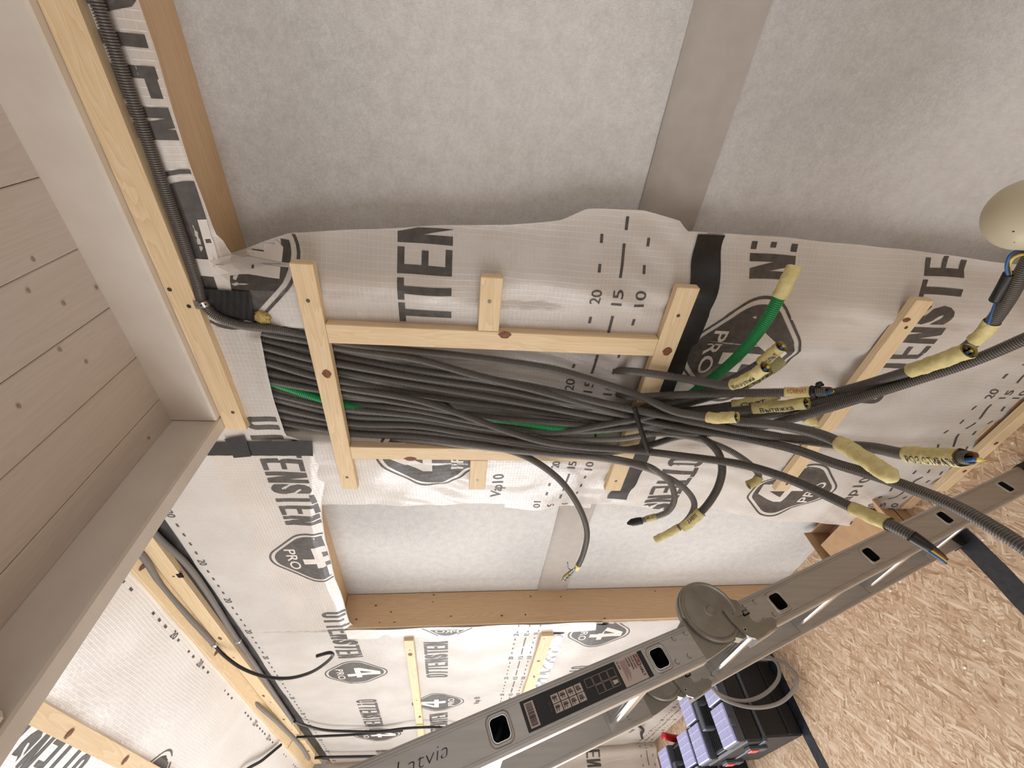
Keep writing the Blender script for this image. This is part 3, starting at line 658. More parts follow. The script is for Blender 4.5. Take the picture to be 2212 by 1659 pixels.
# flap and gable print
lay('printed_emblem', EB, lambda u, v: (-1.985 + v * .8, 1.70 + u * .8), flap_pt, 'ink', flap, .03, lambda X, z: -2.094 < X < -2.013)
lay('emblem_numeral', EK, lambda u, v: (-1.985 + v * .8, 1.70 + u * .8), flap_pt, 'knockout', flap, .03, lambda X, z: -2.094 < X < -2.013, .0016)
for z in (1.38, 1.33, 1.28): lay('printed_scale', [quad_shape(-2.09 + .03 * k, -2.075 + .03 * k, z - .003, z + .003) for k in (0, 2)], lambda u, v: (u, v), flap_pt, 'ink', flap)
gsurf = lambda Y, z, l: gab_pt(Y, z, l)
lay('printed_lettering', [OT], lambda u, v: (-0.34 + u, 0.50 + v) if False else (0.13 - u, 0.50 + v), gsurf, 'ink', gab, .02, lambda Y, z: Y < -0.004)
lay('printed_scale', [quad_shape(-.035 - .055 * k, -.02 - .055 * k, z - .003, z + .003) for z in (.162, .064) for k in range(5)] + [quad_shape(-.14, -.015, .110, .116)], lambda u, v: (u, v), gsurf, 'ink', gab, .02)
# foil strip beside the waist-high far batten
vs = []; fs = []; n = 60
for i in range(n + 1):
    X = -2.11 - 2.0 * i / n
    for z in (1.204, 1.19, 1.172, 1.150): vs.append((X, -0.007 - random.uniform(0, .006), z))
for i in range(n):
    for q in range(3): a = i * 4 + q; fs.append((a, a + 1, a + 5, a + 4))
tag(mesh('foil_strip', vs, fs, 'zinc'), 'crinkled silver foil tape below the waist-high far batten', 'foil')

# ---- black tapes on the sheets
def tape_on(surf, poly, label, cat='tape'):
    """quad patch laid on a sheet: corners in (X,z)"""
    n = 22; vs = []; fs = []
    A, B, C_, D_ = [np.array(p, float) for p in poly]
    for i in range(n + 1):
        for j in range(7):
            s, t = i / n, j / 6; p = (A * (1 - s) + B * s) * (1 - t) + (D_ * (1 - s) + C_ * s) * t
            vs.append(surf(p[0], p[1], 0.0022 + 0.0005 * math.sin(i * 2.1 + j)))
    for i in range(n):
        for j in range(6): a = i * 7 + j; fs.append((a, a + 1, a + 8, a + 7))
    return tag(mesh('black_tape', vs, fs, 'black_tape', None, True), label, cat)
px = lambda x, y: tuple(at_Y(x, y, 0.0)[[0, 2]])
tape_on(lambda X, z, l: (X, -.0105 - l, z), [px(443, 618), px(545, 624), px(556, 690), px(455, 664)], 'black adhesive patch behind the clamped conduit under the pine batten')
tape_on(lambda X, z, l: (X, -.0045 - l, z), [px(452, 953), px(676, 948), px(678, 981), px(450, 980)], 'long black tape strip left of the bundle where it meets the loft beam')
tape_on(lambda X, z, l: (X, -.0065 - l, z), [px(488, 943), px(531, 936), px(546, 981), px(508, 984)], 'small black tape piece crossing the long tape at the beam corner')
n = 80; vs = []; fs = []
for i in range(n + 1):
    X = -0.262 + (-1.135 + 0.262) * i / n
    for q, z in enumerate((1.106, 1.125, 1.150, 1.172)):
        Xc = max(min(X, interp(z, XR) - .001), interp(z, XL) + .001); vs.append((Xc, min(strip_Y(Xc, z, False), strip_Y(Xc, z, True)) - 0.003, z))
for i in range(n):
    for q in range(3): a = i * 4 + q; fs.append((a, a + 1, a + 5, a + 4))
tag(mesh('black_tape', vs, fs, 'black_tape', None, True), 'black joint tape between upper and lower sheets along the bottom crosspiece', 'tape')
tape_on(lambda X, z, l: (X, -.011 - l, z), [(-2.02, 1.02), (-2.12, 1.0), (-2.115, .972), (-2.03, .955)], 'little black tape end at the bottom of the stud flap')
vs = []; fs = []; n = 70
for i in range(n + 1):
    X = -1.0 - 3.15 * i / n
    for z, y in ((2.547, -.004), (2.56, -.006 - .002 * math.sin(i * 1.7)), (2.58, -.004), (2.606, -.003)): vs.append((X, y, z))
for i in range(n):
    for q in range(3): a = i * 4 + q; fs.append((a, a + 1, a + 5, a + 4))
tag(mesh('black_tape', vs, fs, 'black_tape', None, True), 'black sealing tape along the eaves above the far left wall', 'tape')
vs = []
for i in range(60): vs.append(rng.normal(0, 1, 3))
bm = bmesh.new(); bmesh.ops.create_icosphere(bm, subdivisions=3, radius=1)
cw = at_Y(566, 686, -0.006)
for v in bm.verts:
    q = v.co.copy(); f = 1 + .25 * math.sin(q.x * 9 + q.y * 7) * math.sin(q.z * 11); v.co = Vector((cw[0] + q.x * .016 * f, cw[1] + q.y * .008 * f, cw[2] + q.z * .017 * f))
tag(bm_obj('wool_tuft', bm, 'wool', None, True), 'yellow mineral wool tuft poking out beside the black patch', 'insulation')

# ================================================================== CONDUITS
def corrugated(Q_pts, r, mat, name, label, group, pitch=0.0035, seg=11, hollow=True, parent=None):
    Q0 = spline(Q_pts, pitch); n = len(Q0) - 1
    offs = np.array([0.0, 0.50, 0.58, 0.94]); rr_ = np.array([r, r, r * 0.80, r * 0.80])
    idx = (np.arange(n)[:, None] + offs[None, :]).ravel(); base_i = np.floor(idx).astype(int); fr = idx - base_i
    Q = Q0[base_i] * (1 - fr)[:, None] + Q0[np.minimum(base_i + 1, n)] * fr[:, None]; rad = np.tile(rr_, n)
    vs, fs = sweep(Q, rad, seg, cap0=False, cap1=False)
    vs = [vs]; m = len(Q) * seg
    if hollow:   # bore: inner wall 3 cm deep at the free end
        depth = min(10, n); Qi = Q0[::-1][:depth + 1]; vi, fi = sweep(Qi, r * .74, seg, cap0=False, cap1=True)
        # flip orientation and stitch the rim
        vs.append(vi); fi = [[a + m for a in f] for f in fi]
        fs = fs + fi
        end = (len(Q) - 1) * seg
        # rim as a separate ring
        T, U, V = frames(Q); an = np.arange(seg) * 2 * math.pi / seg
        ro = Q0[-1] + r * .95 * (np.cos(an)[:, None] * U[-1] + np.sin(an)[:, None] * V[-1]); ri = Q0[-1] + r * .74 * (np.cos(an)[:, None] * U[-1] + np.sin(an)[:, None] * V[-1])
        k0 = m + len(vi); vs += [ro, ri]
        fs += [[end + j, end + (j + 1) % seg, k0 + (j + 1) % seg, k0 + j] for j in range(seg)] + [[k0 + j, k0 + (j + 1) % seg, k0 + seg + (j + 1) % seg, k0 + seg + j] for j in range(seg)]
    o = np_mesh(name, np.vstack(vs), fs, mat, parent, True, origin=Q0[0])
    me = o.data; me.materials.append(MATS['bore'])
    if hollow:
        nf = (len(Q) - 1) * seg; nb = (depth) * seg + 1
        mi = np.zeros(len(me.polygons), 'i'); mi[nf:nf + nb] = 1; me.polygons.foreach_set('material_index', mi)
    tag(o, label, 'conduit', group); return o, Q0
def cut(Q, s0, s1):
    s = np.concatenate([[0], np.cumsum(np.linalg.norm(np.diff(Q, axis=0), axis=1))]); tot = s[-1]
    if s0 < 0: s0 += tot; s1 += tot   # negative start: both ends counted from the free end
    t = np.linspace(s0, s1, max(6, int((s1 - s0) / .003))); ss = t
    P = np.stack([np.interp(np.clip(ss, 0, tot), s, Q[:, k]) for k in range(3)], 1)
    over = ss > tot
    if over.any(): d = Q[-1] - Q[-4]; d /= np.linalg.norm(d); P[over] = Q[-1] + d * (ss[over] - tot)[:, None]
    return P
def wrap(root, Q, s0, s1, r, mat='crepe_tape', name='tape_wrap', closed=False, seg=16):
    """paper tape wound round the tube, slightly creased"""
    P = cut(Q, s0, s1); n = len(P); vs, fs = sweep(P, r, seg, cap0=True, cap1=closed)
    T, U, V = frames(P); ang = np.arctan2(((vs.reshape(n, seg, 3) - P[:, None]) * V[:, None]).sum(-1), ((vs.reshape(n, seg, 3) - P[:, None]) * U[:, None]).sum(-1))
    k = np.arange(n)[:, None]; f = 1 + .05 * np.sin(ang * 3 + k * .45) + .035 * np.sin(ang * 5 - k * .8) + rng.normal(0, .026, (n, seg))
    if closed: f *= np.where(k > n - 5, np.sqrt(np.maximum(.05, (n - 1 - k) / 4.6)), 1)
    vs = (P[:, None] + (vs.reshape(n, seg, 3) - P[:, None]) * f[..., None]).reshape(-1, 3)
    if not closed:   # inner face at the mouth
        vi, fi = sweep(P[::-1][:max(4, n // 4)], r * .86, seg, cap0=False, cap1=True); m = len(vs); fs = fs + [[a + m for a in q] for q in fi]
        e = (n - 1) * seg; fs += [[e + j, e + (j + 1) % seg, m + (j + 1) % seg, m + j] for j in range(seg)] if False else []
        vs = np.vstack([vs, vi])
    return np_mesh(name, vs, fs, mat, root, True)
def wires(root, Q, out=0.008, r=0.0023, rb=0.0045, cols=('wire_blue', 'wire_yellow', 'wire_brown'), back=0.03, curl=0.0):
    d = Q[-1] - Q[-5]; d /= np.linalg.norm(d); n = (CAM - Q[-1]); n = n - d * (n @ d); n /= np.linalg.norm(n); b = np.cross(d, n)
    for i, c in enumerate(cols):
        an = 2 * math.pi * i / len(cols) + .6; of = (n * math.cos(an) + b * math.sin(an)) * rb
        pts = [Q[-1] - d * back + of, Q[-1] - d * back * .3 + of, Q[-1] + d * out * .6 + of * 1.0, Q[-1] + d * out + of * (1 - curl) + n * curl * .006]
        tube('wire', pts, r, c, root, .003, 7)
def scrawl(root, Q, txt, s0, ln, r, h=0.011, mat='pen_ink', ang0=-0.3, flip=1):
    P = cut(Q, s0, s0 + ln); T = np.gradient(P, axis=0); T /= np.linalg.norm(T, axis=1)[:, None]
    v, f = text2d(txt, 0.004); vs = []
    for u, q in v:
        k = min(max(u if flip > 0 else 1 - u, 0), 1) * (len(P) - 1); i = int(k); i2 = min(i + 1, len(P) - 1); p = P[i] * (1 - (k - i)) + P[i2] * (k - i); t = T[i]
        nn = CAM - p; nn = nn - t * (nn @ t); nn /= np.linalg.norm(nn); b = np.cross(nn, t) * flip
        a = ang0 + (q - .5) * h / r; vs.append(p + (nn * math.cos(a) + b * math.sin(a)) * (r * 1.05 + .0006))
    return mesh('handwriting', vs, f, mat, root)

def YP(*a): return [at_Y(x, y, Y) for x, y, Y in a]
def DP(*a): return [at_D(x, y, D) for x, y, D in a]
G = 'grey corrugated conduits of the bundle'
R20 = 0.0096; R16 = 0.0080
S = {}
def bundle(key, ypts, dpts, label, mat='conduit_grey', r=R20, group=G, **kw):
    o, Q = corrugated(YP(*ypts) + DP(*dpts), r, mat, 'corrugated_conduit', label, group, **kw); S[key] = (o, Q); return o, Q
def up(x, y, Y):   # hidden top end behind the sheet above the flap
    return (x - 75, y - 22, Y)
# the clamped one that runs along the pine batten and turns down into the bundle
pts = [at_Y(190 - 60, -170, -.013)] + YP((207, 0, -.013), (255, 130, -.013), (303, 262, -.013), (350, 393, -.013), (397, 525, -.013), (424, 605, -.013), (440, 655, -.016), (470, 684, -.016), (515, 701, -.016), (560, 707, -.015), (600, 712, -.008), (650, 721, .011),
          (745, 741, .014), (880, 757, .012), (1000, 769, .0), (1100, 782, -.012), (1200, 799, -.022), (1290, 825, -.030), (1380, 855, -.040)) + DP((1450, 886, 1.02), (1500, 897, .96), (1545, 903, .92), (1588, 901, .885))
o, Q = corrugated(pts, R20, 'conduit_grey', 'corrugated_conduit', 'grey conduit clamped under the pine batten that bends down into the bundle', G)
wrap(o, Q, -.060, .004, .0122); wires(o, Q, .004); S['W1'] = (o, Q)
# s2..s15
o, Q = bundle('s2', [up(561, 716, .03), (561, 716, .022), (665, 736, .016), (740, 752, .013), (900, 776, .004), (1026, 810, -.012), (1171, 846, -.032), (1290, 879, -.040), (1381, 905, -.048)],
       [(1471, 923, 1.06), (1600, 944, .97), (1715, 970, .88), (1800, 1000, .80), (1920, 1037, .71), (2060, 1092, .62), (2140, 1136, .575), (2212, 1182, .54), (2330, 1262, .50)],
       'grey conduit sweeping out lowest to the right edge across the ladder')
o, Q = bundle('s3', [up(564, 730, .036), (564, 730, .029), (670, 755, .026), (735, 770, .026), (900, 799, .018), (1000, 812, .008), (1117, 829, -.012), (1200, 846, -.028), (1345, 880, -.052)],
       [(1471, 905, 1.04), (1600, 930, .93), (1700, 946, .90), (1830, 962, .80), (1890, 968, .74), (1950, 980, .67), (2030, 986, .61), (2096, 989, .56)],
       'grey conduit ending in a long yellow taped sleeve with handwriting near the floor batten')
wrap(o, Q, -.103, -.012, .0125); scrawl(o, Q, 'РОЗ СТИРАЛН', -.094, .085, .0128, .012, ang0=-.62); wires(o, Q, .016, .0027, .005, curl=.9)
o, Q = bundle('s4', [up(566, 747, .03), (566, 747, .022), (672, 775, .016), (740, 787, .013), (900, 815, .010), (1081, 841, .0), (1171, 859, -.012), (1300, 880, -.030), (1400, 888, -.045)],
       [(1500, 896, 1.02), (1590, 910, .93), (1679, 918, .84), (1769, 938, .765), (1823, 962, .71), (1875, 996, .66), (1922, 1027, .62)],
       'grey conduit ending in a closed yellow taped finger that hangs to the lower left')
wrap(o, Q, -.105, .013, .0128, closed=True)
o, Q = bundle('s5', [up(568, 765, .036), (568, 765, .029), (675, 790, .026), (742, 803, .026), (900, 831, .012), (1081, 861, -.006), (1300, 902, -.034), (1417, 925, -.055)],
       [(1525, 936, 1.06), (1640, 922, 1.0), (1800, 878, .88), (1950, 830, .79), (2100, 780, .715), (2212, 733, .66), (2330, 680, .60)],
       'grey conduit fanning to the right edge, lower of the pair below the taped sleeve')
o, Q = bundle('s6', [up(570, 780, .03), (570, 780, .022), (680, 812, .016), (745, 824, .013), (900, 852, .020), (1081, 878, .010), (1200, 896, -.004), (1300, 906, -.025), (1420, 908, -.05)],
       [(1560, 904, 1.08), (1640, 890, 1.02), (1750, 861, .94), (1850, 836, .86), (1960, 803, .77), (2030, 780, .70), (2090, 758, .655)],
       'grey conduit with a torn yellow taped sleeve open at the right below the lower crosspiece')
wrap(o, Q, -.112, .003, .0126); wires(o, Q, .002)
o, Q = bundle('e6', [up(574, 801, .036), (574, 801, .029), (683, 826, .028), (750, 838, .012), (900, 864, -.004), (990, 892, -.018), (1081, 926, -.034), (1171, 953, -.046), (1262, 966, -.050), (1327, 970, -.052), (1381, 974, -.056)],
       [(1471, 985, 1.04), (1600, 1003, .96), (1680, 1026, .90), (1750, 1054, .84), (1860, 1106, .75), (1930, 1137, .69), (1975, 1161, .665)],
       'grey conduit crossing over the bundle, ending in black taped wires above the ladder')
wrap(o, Q, -.105, -.036, .0118)
P = DP((1968, 1157, .667), (2000, 1178, .655), (2024, 1196, .65), (2036, 1206, .648)); Pq = spline(P, .003)
vs, fs = sweep(Pq, np.linspace(.0098, .0062, len(Pq)), 12); np_mesh('tape_wrap', vs, fs, 'black_tape', o, True)
for c, dx, dy in (('wire_blue', 2, 5), ('wire_yellow', 3, 1), ('wire_brown', 5, -4)):
    tube('wire', DP((2004 + dx, 1184 + dy, .650), (2016 + dx, 1193 + dy, .645), (2028 + dx, 1202 + dy, .642), (2041 + dx, 1212 + dy, .642)), .0022, c, o, .003, 7)
o, Q = bundle('s8', [up(580, 821, .03), (580, 821, .022), (686, 841, .020), (752, 850, .020), (900, 875, .012), (1000, 893, .004), (1081, 904, -.006), (1200, 913, -.022), (1300, 921, -.036), (1400, 921, -.052)],
       [(1500, 914, 1.07), (1620, 902, 1.0), (1750, 876, .93), (1900, 832, .83), (2020, 788, .75), (2080, 757, .71), (2130, 712, .67), (2172, 655, .63), (2205, 596, .595), (2232, 548, .57)],
       'grey conduit curving up at the right edge towards the cream globe')
for c, k in (('wire_blue', 0), ('wire_brown', 4), ('wire_yellow', 8)):
    tube('wire', DP((2135 + k, 700, .655), (2148 + k, 662, .64), (2158 + k * .6, 640, .63)), .0022, c, o, .003, 7)
    tube('wire', DP((2178 + k * .5, 596, .60), (2175 + k * .7, 572, .59), (2186 + k * .5, 548 + k, .58), (2210, 541 + k, .575), (2240, 548 + k, .57)), .0022, c, o, .003, 7)
Pq = spline(DP((2150, 648, .632), (2166, 620, .615), (2182, 590, .60)), .003); vs, fs = sweep(Pq, .0075, 12); np_mesh('tape_wrap', vs, fs, 'black_tape', o, True)
k = int(np.argmin(np.linalg.norm(Q - at_D(2128, 716, .672), axis=1))); wrap(o, Q, .0035 * k - .022, .0035 * k + .022, .0106)
o, Q = bundle('s9', [up(587, 837, .036), (587, 837, .029), (690, 864, .026), (756, 872, .026), (900, 886, .014), (1000, 906, .002), (1081, 921, -.010), (1200, 932, -.026), (1327, 926, -.046), (1417, 915, -.058)],
       [(1520, 896, 1.03), (1600, 886, .97), (1645, 881, .94), (1700, 876, .90), (1740, 871, .865)], 'grey conduit with a long handwritten yellow sleeve under the black capped conduit')
wrap(o, Q, -.108, .003, .0122); scrawl(o, Q, 'Вытяжка', -.090, .07, .0124, .011, ang0=-.5); wires(o, Q, .003)
o, Q = bundle('s10', [up(592, 850, .03), (592, 850, .022), (695, 875, .018), (760, 884, .014), (900, 898, .010), (1000, 916, .0), (1081, 929, -.012), (1200, 934, -.030), (1300, 918, -.045), (1400, 900, -.052)],
       [(1490, 886, 1.08), (1560, 878, 1.05), (1590, 874, 1.03), (1640, 864, 1.01), (1678, 853, 1.0)], 'grey conduit with a yellow sleeve half hidden behind the long straight conduit')
wrap(o, Q, -.098, .003, .0122); scrawl(o, Q, 'Свет', -.08, .05, .0124, .010)
o, Q = bundle('s11', [up(596, 862, .036), (596, 862, .029), (697, 888, .026), (762, 900, .026), (900, 908, .020), (1000, 925, .006), (1081, 937, -.006), (1171, 944, -.020), (1262, 950, -.032), (1340, 948, -.042), (1420, 937, -.052)],
       [(1500, 946, 1.08), (1570, 970, 1.04), (1620, 1003, 1.02), (1639, 1026, 1.02), (1634, 1038, 1.02), (1619, 1047, 1.02)], 'thin grey conduit curling down to a small yellow end over the lower crosspiece', mat='conduit_light', r=R16)
wrap(o, Q, -.030, .004, .0100)
o, Q = bundle('s12', [up(600, 879, .03), (600, 879, .022), (700, 902, .016), (765, 915, .014), (900, 920, .010), (1000, 935, -.004), (1081, 948, -.018), (1200, 965, -.036), (1300, 977, -.042), (1360, 970, -.040), (1410, 960, -.042), (1470, 942, -.050)],
       [(1520, 948, 1.06), (1550, 975, 1.05), (1560, 1010, 1.05), (1552, 1050, 1.06), (1532, 1085, 1.07), (1508, 1112, 1.08), (1478, 1138, 1.10)], 'grey conduit looping down to a wrinkled yellow end beside its thinner twin')
wrap(o, Q, -.062, .004, .0125); scrawl(o, Q, 'ЩИТ', -.05, .03, .0126, .010)
o, Q = bundle('s13', [up(605, 898, .036), (605, 898, .029), (704, 916, .026), (770, 925, .026), (900, 933, .014), (1000, 945, -.002), (1081, 955, -.018), (1200, 974, -.036), (1300, 986, -.046), (1381, 1001, -.054)],
       [(1420, 1018, 1.10), (1448, 1044, 1.09), (1457, 1078, 1.09), (1442, 1105, 1.10), (1410, 1118, 1.11), (1364, 1129, 1.12)], 'thin grey conduit curling left to a black capped end with a small label', mat='conduit_light', r=R16)
wrap(o, Q, -.066, -.038, .0087); scrawl(o, Q, 'СЕПТИК', -.065, .026, .0088, .008); wrap(o, Q, -.028, .012, .0094, 'black_rubber', 'end_cap', closed=True)
o, Q = bundle('s14', [up(609, 911, .03), (609, 911, .022), (708, 928, .016), (775, 937, .013), (900, 943, .004), (1000, 955, -.012), (1060, 964, -.026), (1110, 976, -.034), (1155, 996, -.040), (1210, 1038, -.048), (1252, 1098, -.055), (1268, 1150, -.058), (1260, 1196, -.056), (1246, 1228, -.052)], [], 'grey conduit arching down by itself left of the frame, ending in bundled wires')
wrap(o, Q, -.030, .002, .0106)
for c, k in (('wire_yellow', 0), ('wire_blue', 5), ('wire_brown', -5)):
    tube('wire', YP((1243, 1226, -.055 - k * .0006), (1233 + k, 1236, -.056), (1222 + k, 1246, -.058), (1216 + k * .4, 1255, -.058)), .0022, c, o, .003, 7)
tube('wire', YP((1236, 1232, -.063), (1228, 1228, -.066), (1226, 1215, -.066)), .0020, 'wire_blue', o, .003, 7)
for k in range(6):
    c_ = YP((1233 - k * 2.6, 1236 + k * 2.9, -.056))[0]; d_ = YP((1216, 1255, -.058))[0] - YP((1243, 1226, -.055))[0]; d_ /= np.linalg.norm(d_)
    t_ = np.array([0, 1.0, 0]); u_ = np.cross(d_, t_); u_ /= np.linalg.norm(u_); v_ = np.cross(d_, u_); ring = [c_ + (u_ * math.cos(a) + v_ * math.sin(a)) * .0068 for a in np.linspace(0, 6.3, 9)]
    tube('wire_binding', ring, .0011, 'wire_yellow' if k % 2 == 0 else 'wire_blue', o, .003, 5)
o, Q = bundle('s15', [up(612, 925, .036), (612, 925, .029), (710, 943, .022), (780, 950, .014), (900, 952, .0), (1000, 962, -.018), (1100, 973, -.038), (1200, 983, -.048), (1290, 990, -.054), (1363, 1003, -.060)],
       [(1430, 1025, 1.11), (1480, 1056, 1.10), (1500, 1090, 1.11), (1486, 1122, 1.12), (1455, 1146, 1.14), (1420, 1164, 1.16)], 'thin grey conduit curling left to a long yellow paper tail', mat='conduit_light', r=R16)
wrap(o, Q, -.070, .006, .0096)
o, Q = bundle('green', [(545, 812, .045), (620, 836, .026), (692, 860, .022), (756, 877, .020), (830, 888, .022), (920, 894, .022), (1000, 899, .010), (1100, 908, -.006), (1200, 923, -.022), (1290, 928, -.030), (1370, 915, -.032), (1430, 892, -.034)],
       [(1500, 846, 1.10), (1560, 800, 1.02), (1610, 752, .95), (1655, 693, .88), (1684, 640, .845), (1703, 603, .83), (1714, 578, .825)], 'only green corrugated conduit, ending upright in a yellow sleeve', mat='conduit_green', r=.0118, group='green conduit', pitch=.0042)
wrap(o, Q, -.060, .002, .0138); wires(o, Q, .001, cols=('wire_yellow', 'wire_blue', 'black_rubber'))
# those that come from behind the sheet beside the lower crosspiece
o, Q = bundle('f5', [(1330, 850, .03), (1374, 857, -.036)], [(1440, 854, 1.05), (1560, 850, .96), (1680, 848, .89), (1745, 847, .855), (1786, 845, .83)], 'long straight grey conduit ending in a black banded open mouth with coloured wires')
wrap(o, Q, -.072, -.028, .0108); scrawl(o, Q, 'КОМНАТ', -.066, .034, .011, .010, 'pen_red', .25)
wrap(o, Q, -.026, -.018, .0125, 'black_tape', 'cable_tie'); wires(o, Q, .010, .0030, .0052, curl=.7)
tube('cable_tie', DP((1770, 836, .84), (1765, 830, .838), (1773, 827, .836), (1769, 831, .834), (1777, 831, .836)), .0034, 'black_rubber', o, .002, 7)
o, Q = bundle('f2', [(1330, 885, .03), (1400, 879, -.030)], [(1470, 866, 1.06), (1540, 840, 1.0), (1600, 810, .95), (1640, 786, .91), (1684, 751, .855)], 'grey conduit with an open handwritten yellow sleeve, highest of the grey ends')
wrap(o, Q, -.058, .005, .0122); scrawl(o, Q, 'Вольт', -.048, .042, .013, .011, ang0=-.4); wires(o, Q, .0065, .0031, .0047)
for c, k in (('wire_blue', 0), ('wire_yellow', 6)): tube('wire', DP((1632 + k, 790, .905), (1642 + k, 781, .90), (1656 + k, 774, .89)), .0024, c, o, .003, 7)
o, Q = bundle('f3', [(1330, 800, .03), (1384, 804, -.034)], [(1460, 815, 1.02), (1530, 827, .96), (1578, 832, .90), (1620, 815, .85), (1650, 796, .81)], 'grey conduit passing by the black joint tape to a handwritten yellow sleeve in the middle')
wrap(o, Q, -.092, .006, .0118); scrawl(o, Q, 'Везувий', -.085, .06, .012, .011, ang0=-.45); wires(o, Q, .0065, .0031, .0047)
o, Q = bundle('f4', [(1340, 905, .02), (1420, 890, -.030)], [(1520, 862, 1.06), (1590, 840, 1.02), (1640, 812, .985), (1690, 780, .96)], 'grey conduit in a dull greenish paper sleeve behind the middle yellow one')
wrap(o, Q, -.085, .003, .0125, 'crepe_green'); scrawl(o, Q, 'Кухня', -.075, .045, .0128, .011, ang0=-.7)
tag(tube('black_cable', YP((1370, 880, -.06), (1381, 918, -.085), (1392, 950, -.105), (1401, 976, -.12)), .0062, 'black_rubber', None, .004, 12), 'stub of thick black cable sticking out below the bundle', 'cable')
cb = bpy.data.objects['black_cable']; e = YP((1402, 978, -.1205))[0]; cylinder('core', e, e - YP((1392, 950, -.105))[0], .0042, .0008, 'copper', cb, 10)
# far end of a yellow sleeve peeping over the lower crosspiece
P = DP((1765, 905, 1.0), (1757, 915, 1.0), (1748, 912, 1.01)); Pq = spline(P, .002); vs, fs = sweep(Pq, np.linspace(.010, .007, len(Pq)), 12)
o, Q = corrugated(DP((1600, 905, 1.06), (1690, 898, 1.03), (1735, 902, 1.01), (1758, 913, 1.005)), R16, 'conduit_grey', 'corrugated_conduit', 'mostly hidden grey conduit with a yellow tip behind the fanned ends', G)
wrap(o, Q, -.022, .012, .0105, closed=True)

# metal clamp on the first conduit
q = S['W1'][1]; c0 = at_Y(441, 655, -.016); k = int(np.argmin(np.linalg.norm(q - c0, axis=1))); t = q[k + 3] - q[k - 3]; t /= np.linalg.norm(t)
cl = empty('conduit_clamp', tuple(c0)); tag(cl, 'shiny perforated metal clamp holding the conduit to the pine batten', 'clamp')
seg = 20; n1 = np.array([0, 1.0, 0]) - t * t[1]; n1 /= np.linalg.norm(n1); n2 = np.cross(t, n1); vs = []; fs = []
for i in range(seg):
    a = 2 * math.pi * i / seg
    for rr_, hh in ((.0104, -.0055), (.0118, -.0055), (.0118, .0055), (.0104, .0055)): vs.append(q[k] + (n1 * math.cos(a) + n2 * math.sin(a)) * rr_ + t * hh)
for i in range(seg):
    for j in range(4): a = i * 4; b_ = ((i + 1) % seg) * 4; fs.append((a + j, a + (j + 1) % 4, b_ + (j + 1) % 4, b_ + j))
mesh('band', vs, fs, 'zinc', cl)
e = at_Y(427, 663, -.026); cylinder('bolt', e + np.array([0, .010, 0]), (0, -1, 0), .0045, .012, 'zinc', cl, 6)
for a in (-.6, .1, .8):
    d_ = -n1 * math.cos(a) + n2 * math.sin(a); cylinder('slot', q[k] + d_ * .0117, d_, .0016, .0004, 'bore', cl, 8)
box('ear', e + np.array([-.005, .0, -.004]), e + np.array([.012, .004, .006]), 'zinc', cl, .0008)

# ================================================================== EAVES CABLES (far left)
GE = 'grey conduits at the eaves'
for pts, lab in (([(300, 1110), (340, 1158), (400, 1215), (445, 1275), (500, 1362), (548, 1432), (600, 1510), (634, 1560)], 'smooth-looking grey conduit tucked under the eaves batten on the wall side'),):
    o, Q = corrugated([at_Y(x, y, -.014) for x, y in pts], R20, 'conduit_light', 'eaves_conduit', lab, GE, hollow=False)
    for sx, sy in ((515, 1383), (637, 1563)):
        k = int(np.argmin(np.linalg.norm(Q - at_Y(sx, sy, -.014), axis=1))); k = min(max(k, 3), len(Q) - 4); wrap(o, Q, max(.001, .0035 * (k - 1)), .0035 * (k + 2), .0118, 'zinc', 'strap')
o, Q = corrugated([at_Y(x, y, Y) for x, y, Y in ((270, 1165, -.035), (312, 1207, -.035), (345, 1260, -.035), (400, 1325, -.035), (440, 1368, -.034), (464, 1394, -.032))], R20, 'conduit_light', 'eaves_conduit', 'near grey conduit between the wall and roof battens with a metal strap', GE, hollow=False)
wrap(o, Q, -.02, -.002, .0118, 'zinc', 'strap')
o, Q = corrugated([at_Y(x, y, Y) for x, y, Y in ((500, 1455, -.036), (530, 1497, -.036), (560, 1526, -.045), (590, 1552, -.045), (615, 1576, -.036), (650, 1612, -.034), (668, 1640, -.034))], R20, 'conduit_light', 'eaves_conduit', 'bowed grey conduit at the eaves near the far corner', GE, hollow=False)
tag(tube('black_cable', [at_Y(x, y, Y) for x, y, Y in ((464, 1394, -.034), (480, 1412, -.05), (520, 1442, -.08), (570, 1461, -.10), (620, 1465, -.11), (665, 1455, -.115), (700, 1435, -.115), (719, 1414, -.115), (712, 1410, -.117), (684, 1417, -.12))], .0065, 'black_rubber', None, .006, 10), 'loose black cable end hooking up in front of the far left wall', 'cable')
tag(tube('black_cable', [at_Y(x, y, Y) for x, y, Y in ((636, 1558, -.03), (660, 1567, -.03), (700, 1577, -.03), (760, 1580, -.03), (820, 1580, -.034), (880, 1573, -.036), (940, 1571, -.036), (1010, 1576, -.03), (1100, 1580, -.03))], .0075, 'black_rubber', None, .01, 10), 'black cable sagging down the far left wall from the upper eaves batten', 'cable')
tag(tube('black_cable', [at_Y(x, y, Y) for x, y, Y in ((640, 1592, -.035), (655, 1592, -.035), (700, 1590, -.03), (760, 1587, -.03), (820, 1582, -.034), (870, 1578, -.04))], .0070, 'black_rubber', None, .01, 10), 'second black cable joining the first one on the far left wall', 'cable')
tag(tube('black_cable', [at_Y(x, y, Y) for x, y, Y in ((680, 1637, -.035), (695, 1636, -.035), (740, 1635, -.03), (800, 1634, -.03), (900, 1632, -.03))], .0085, 'black_rubber', None, .01, 10), 'straight black cable on the wall closest to the far corner', 'cable')
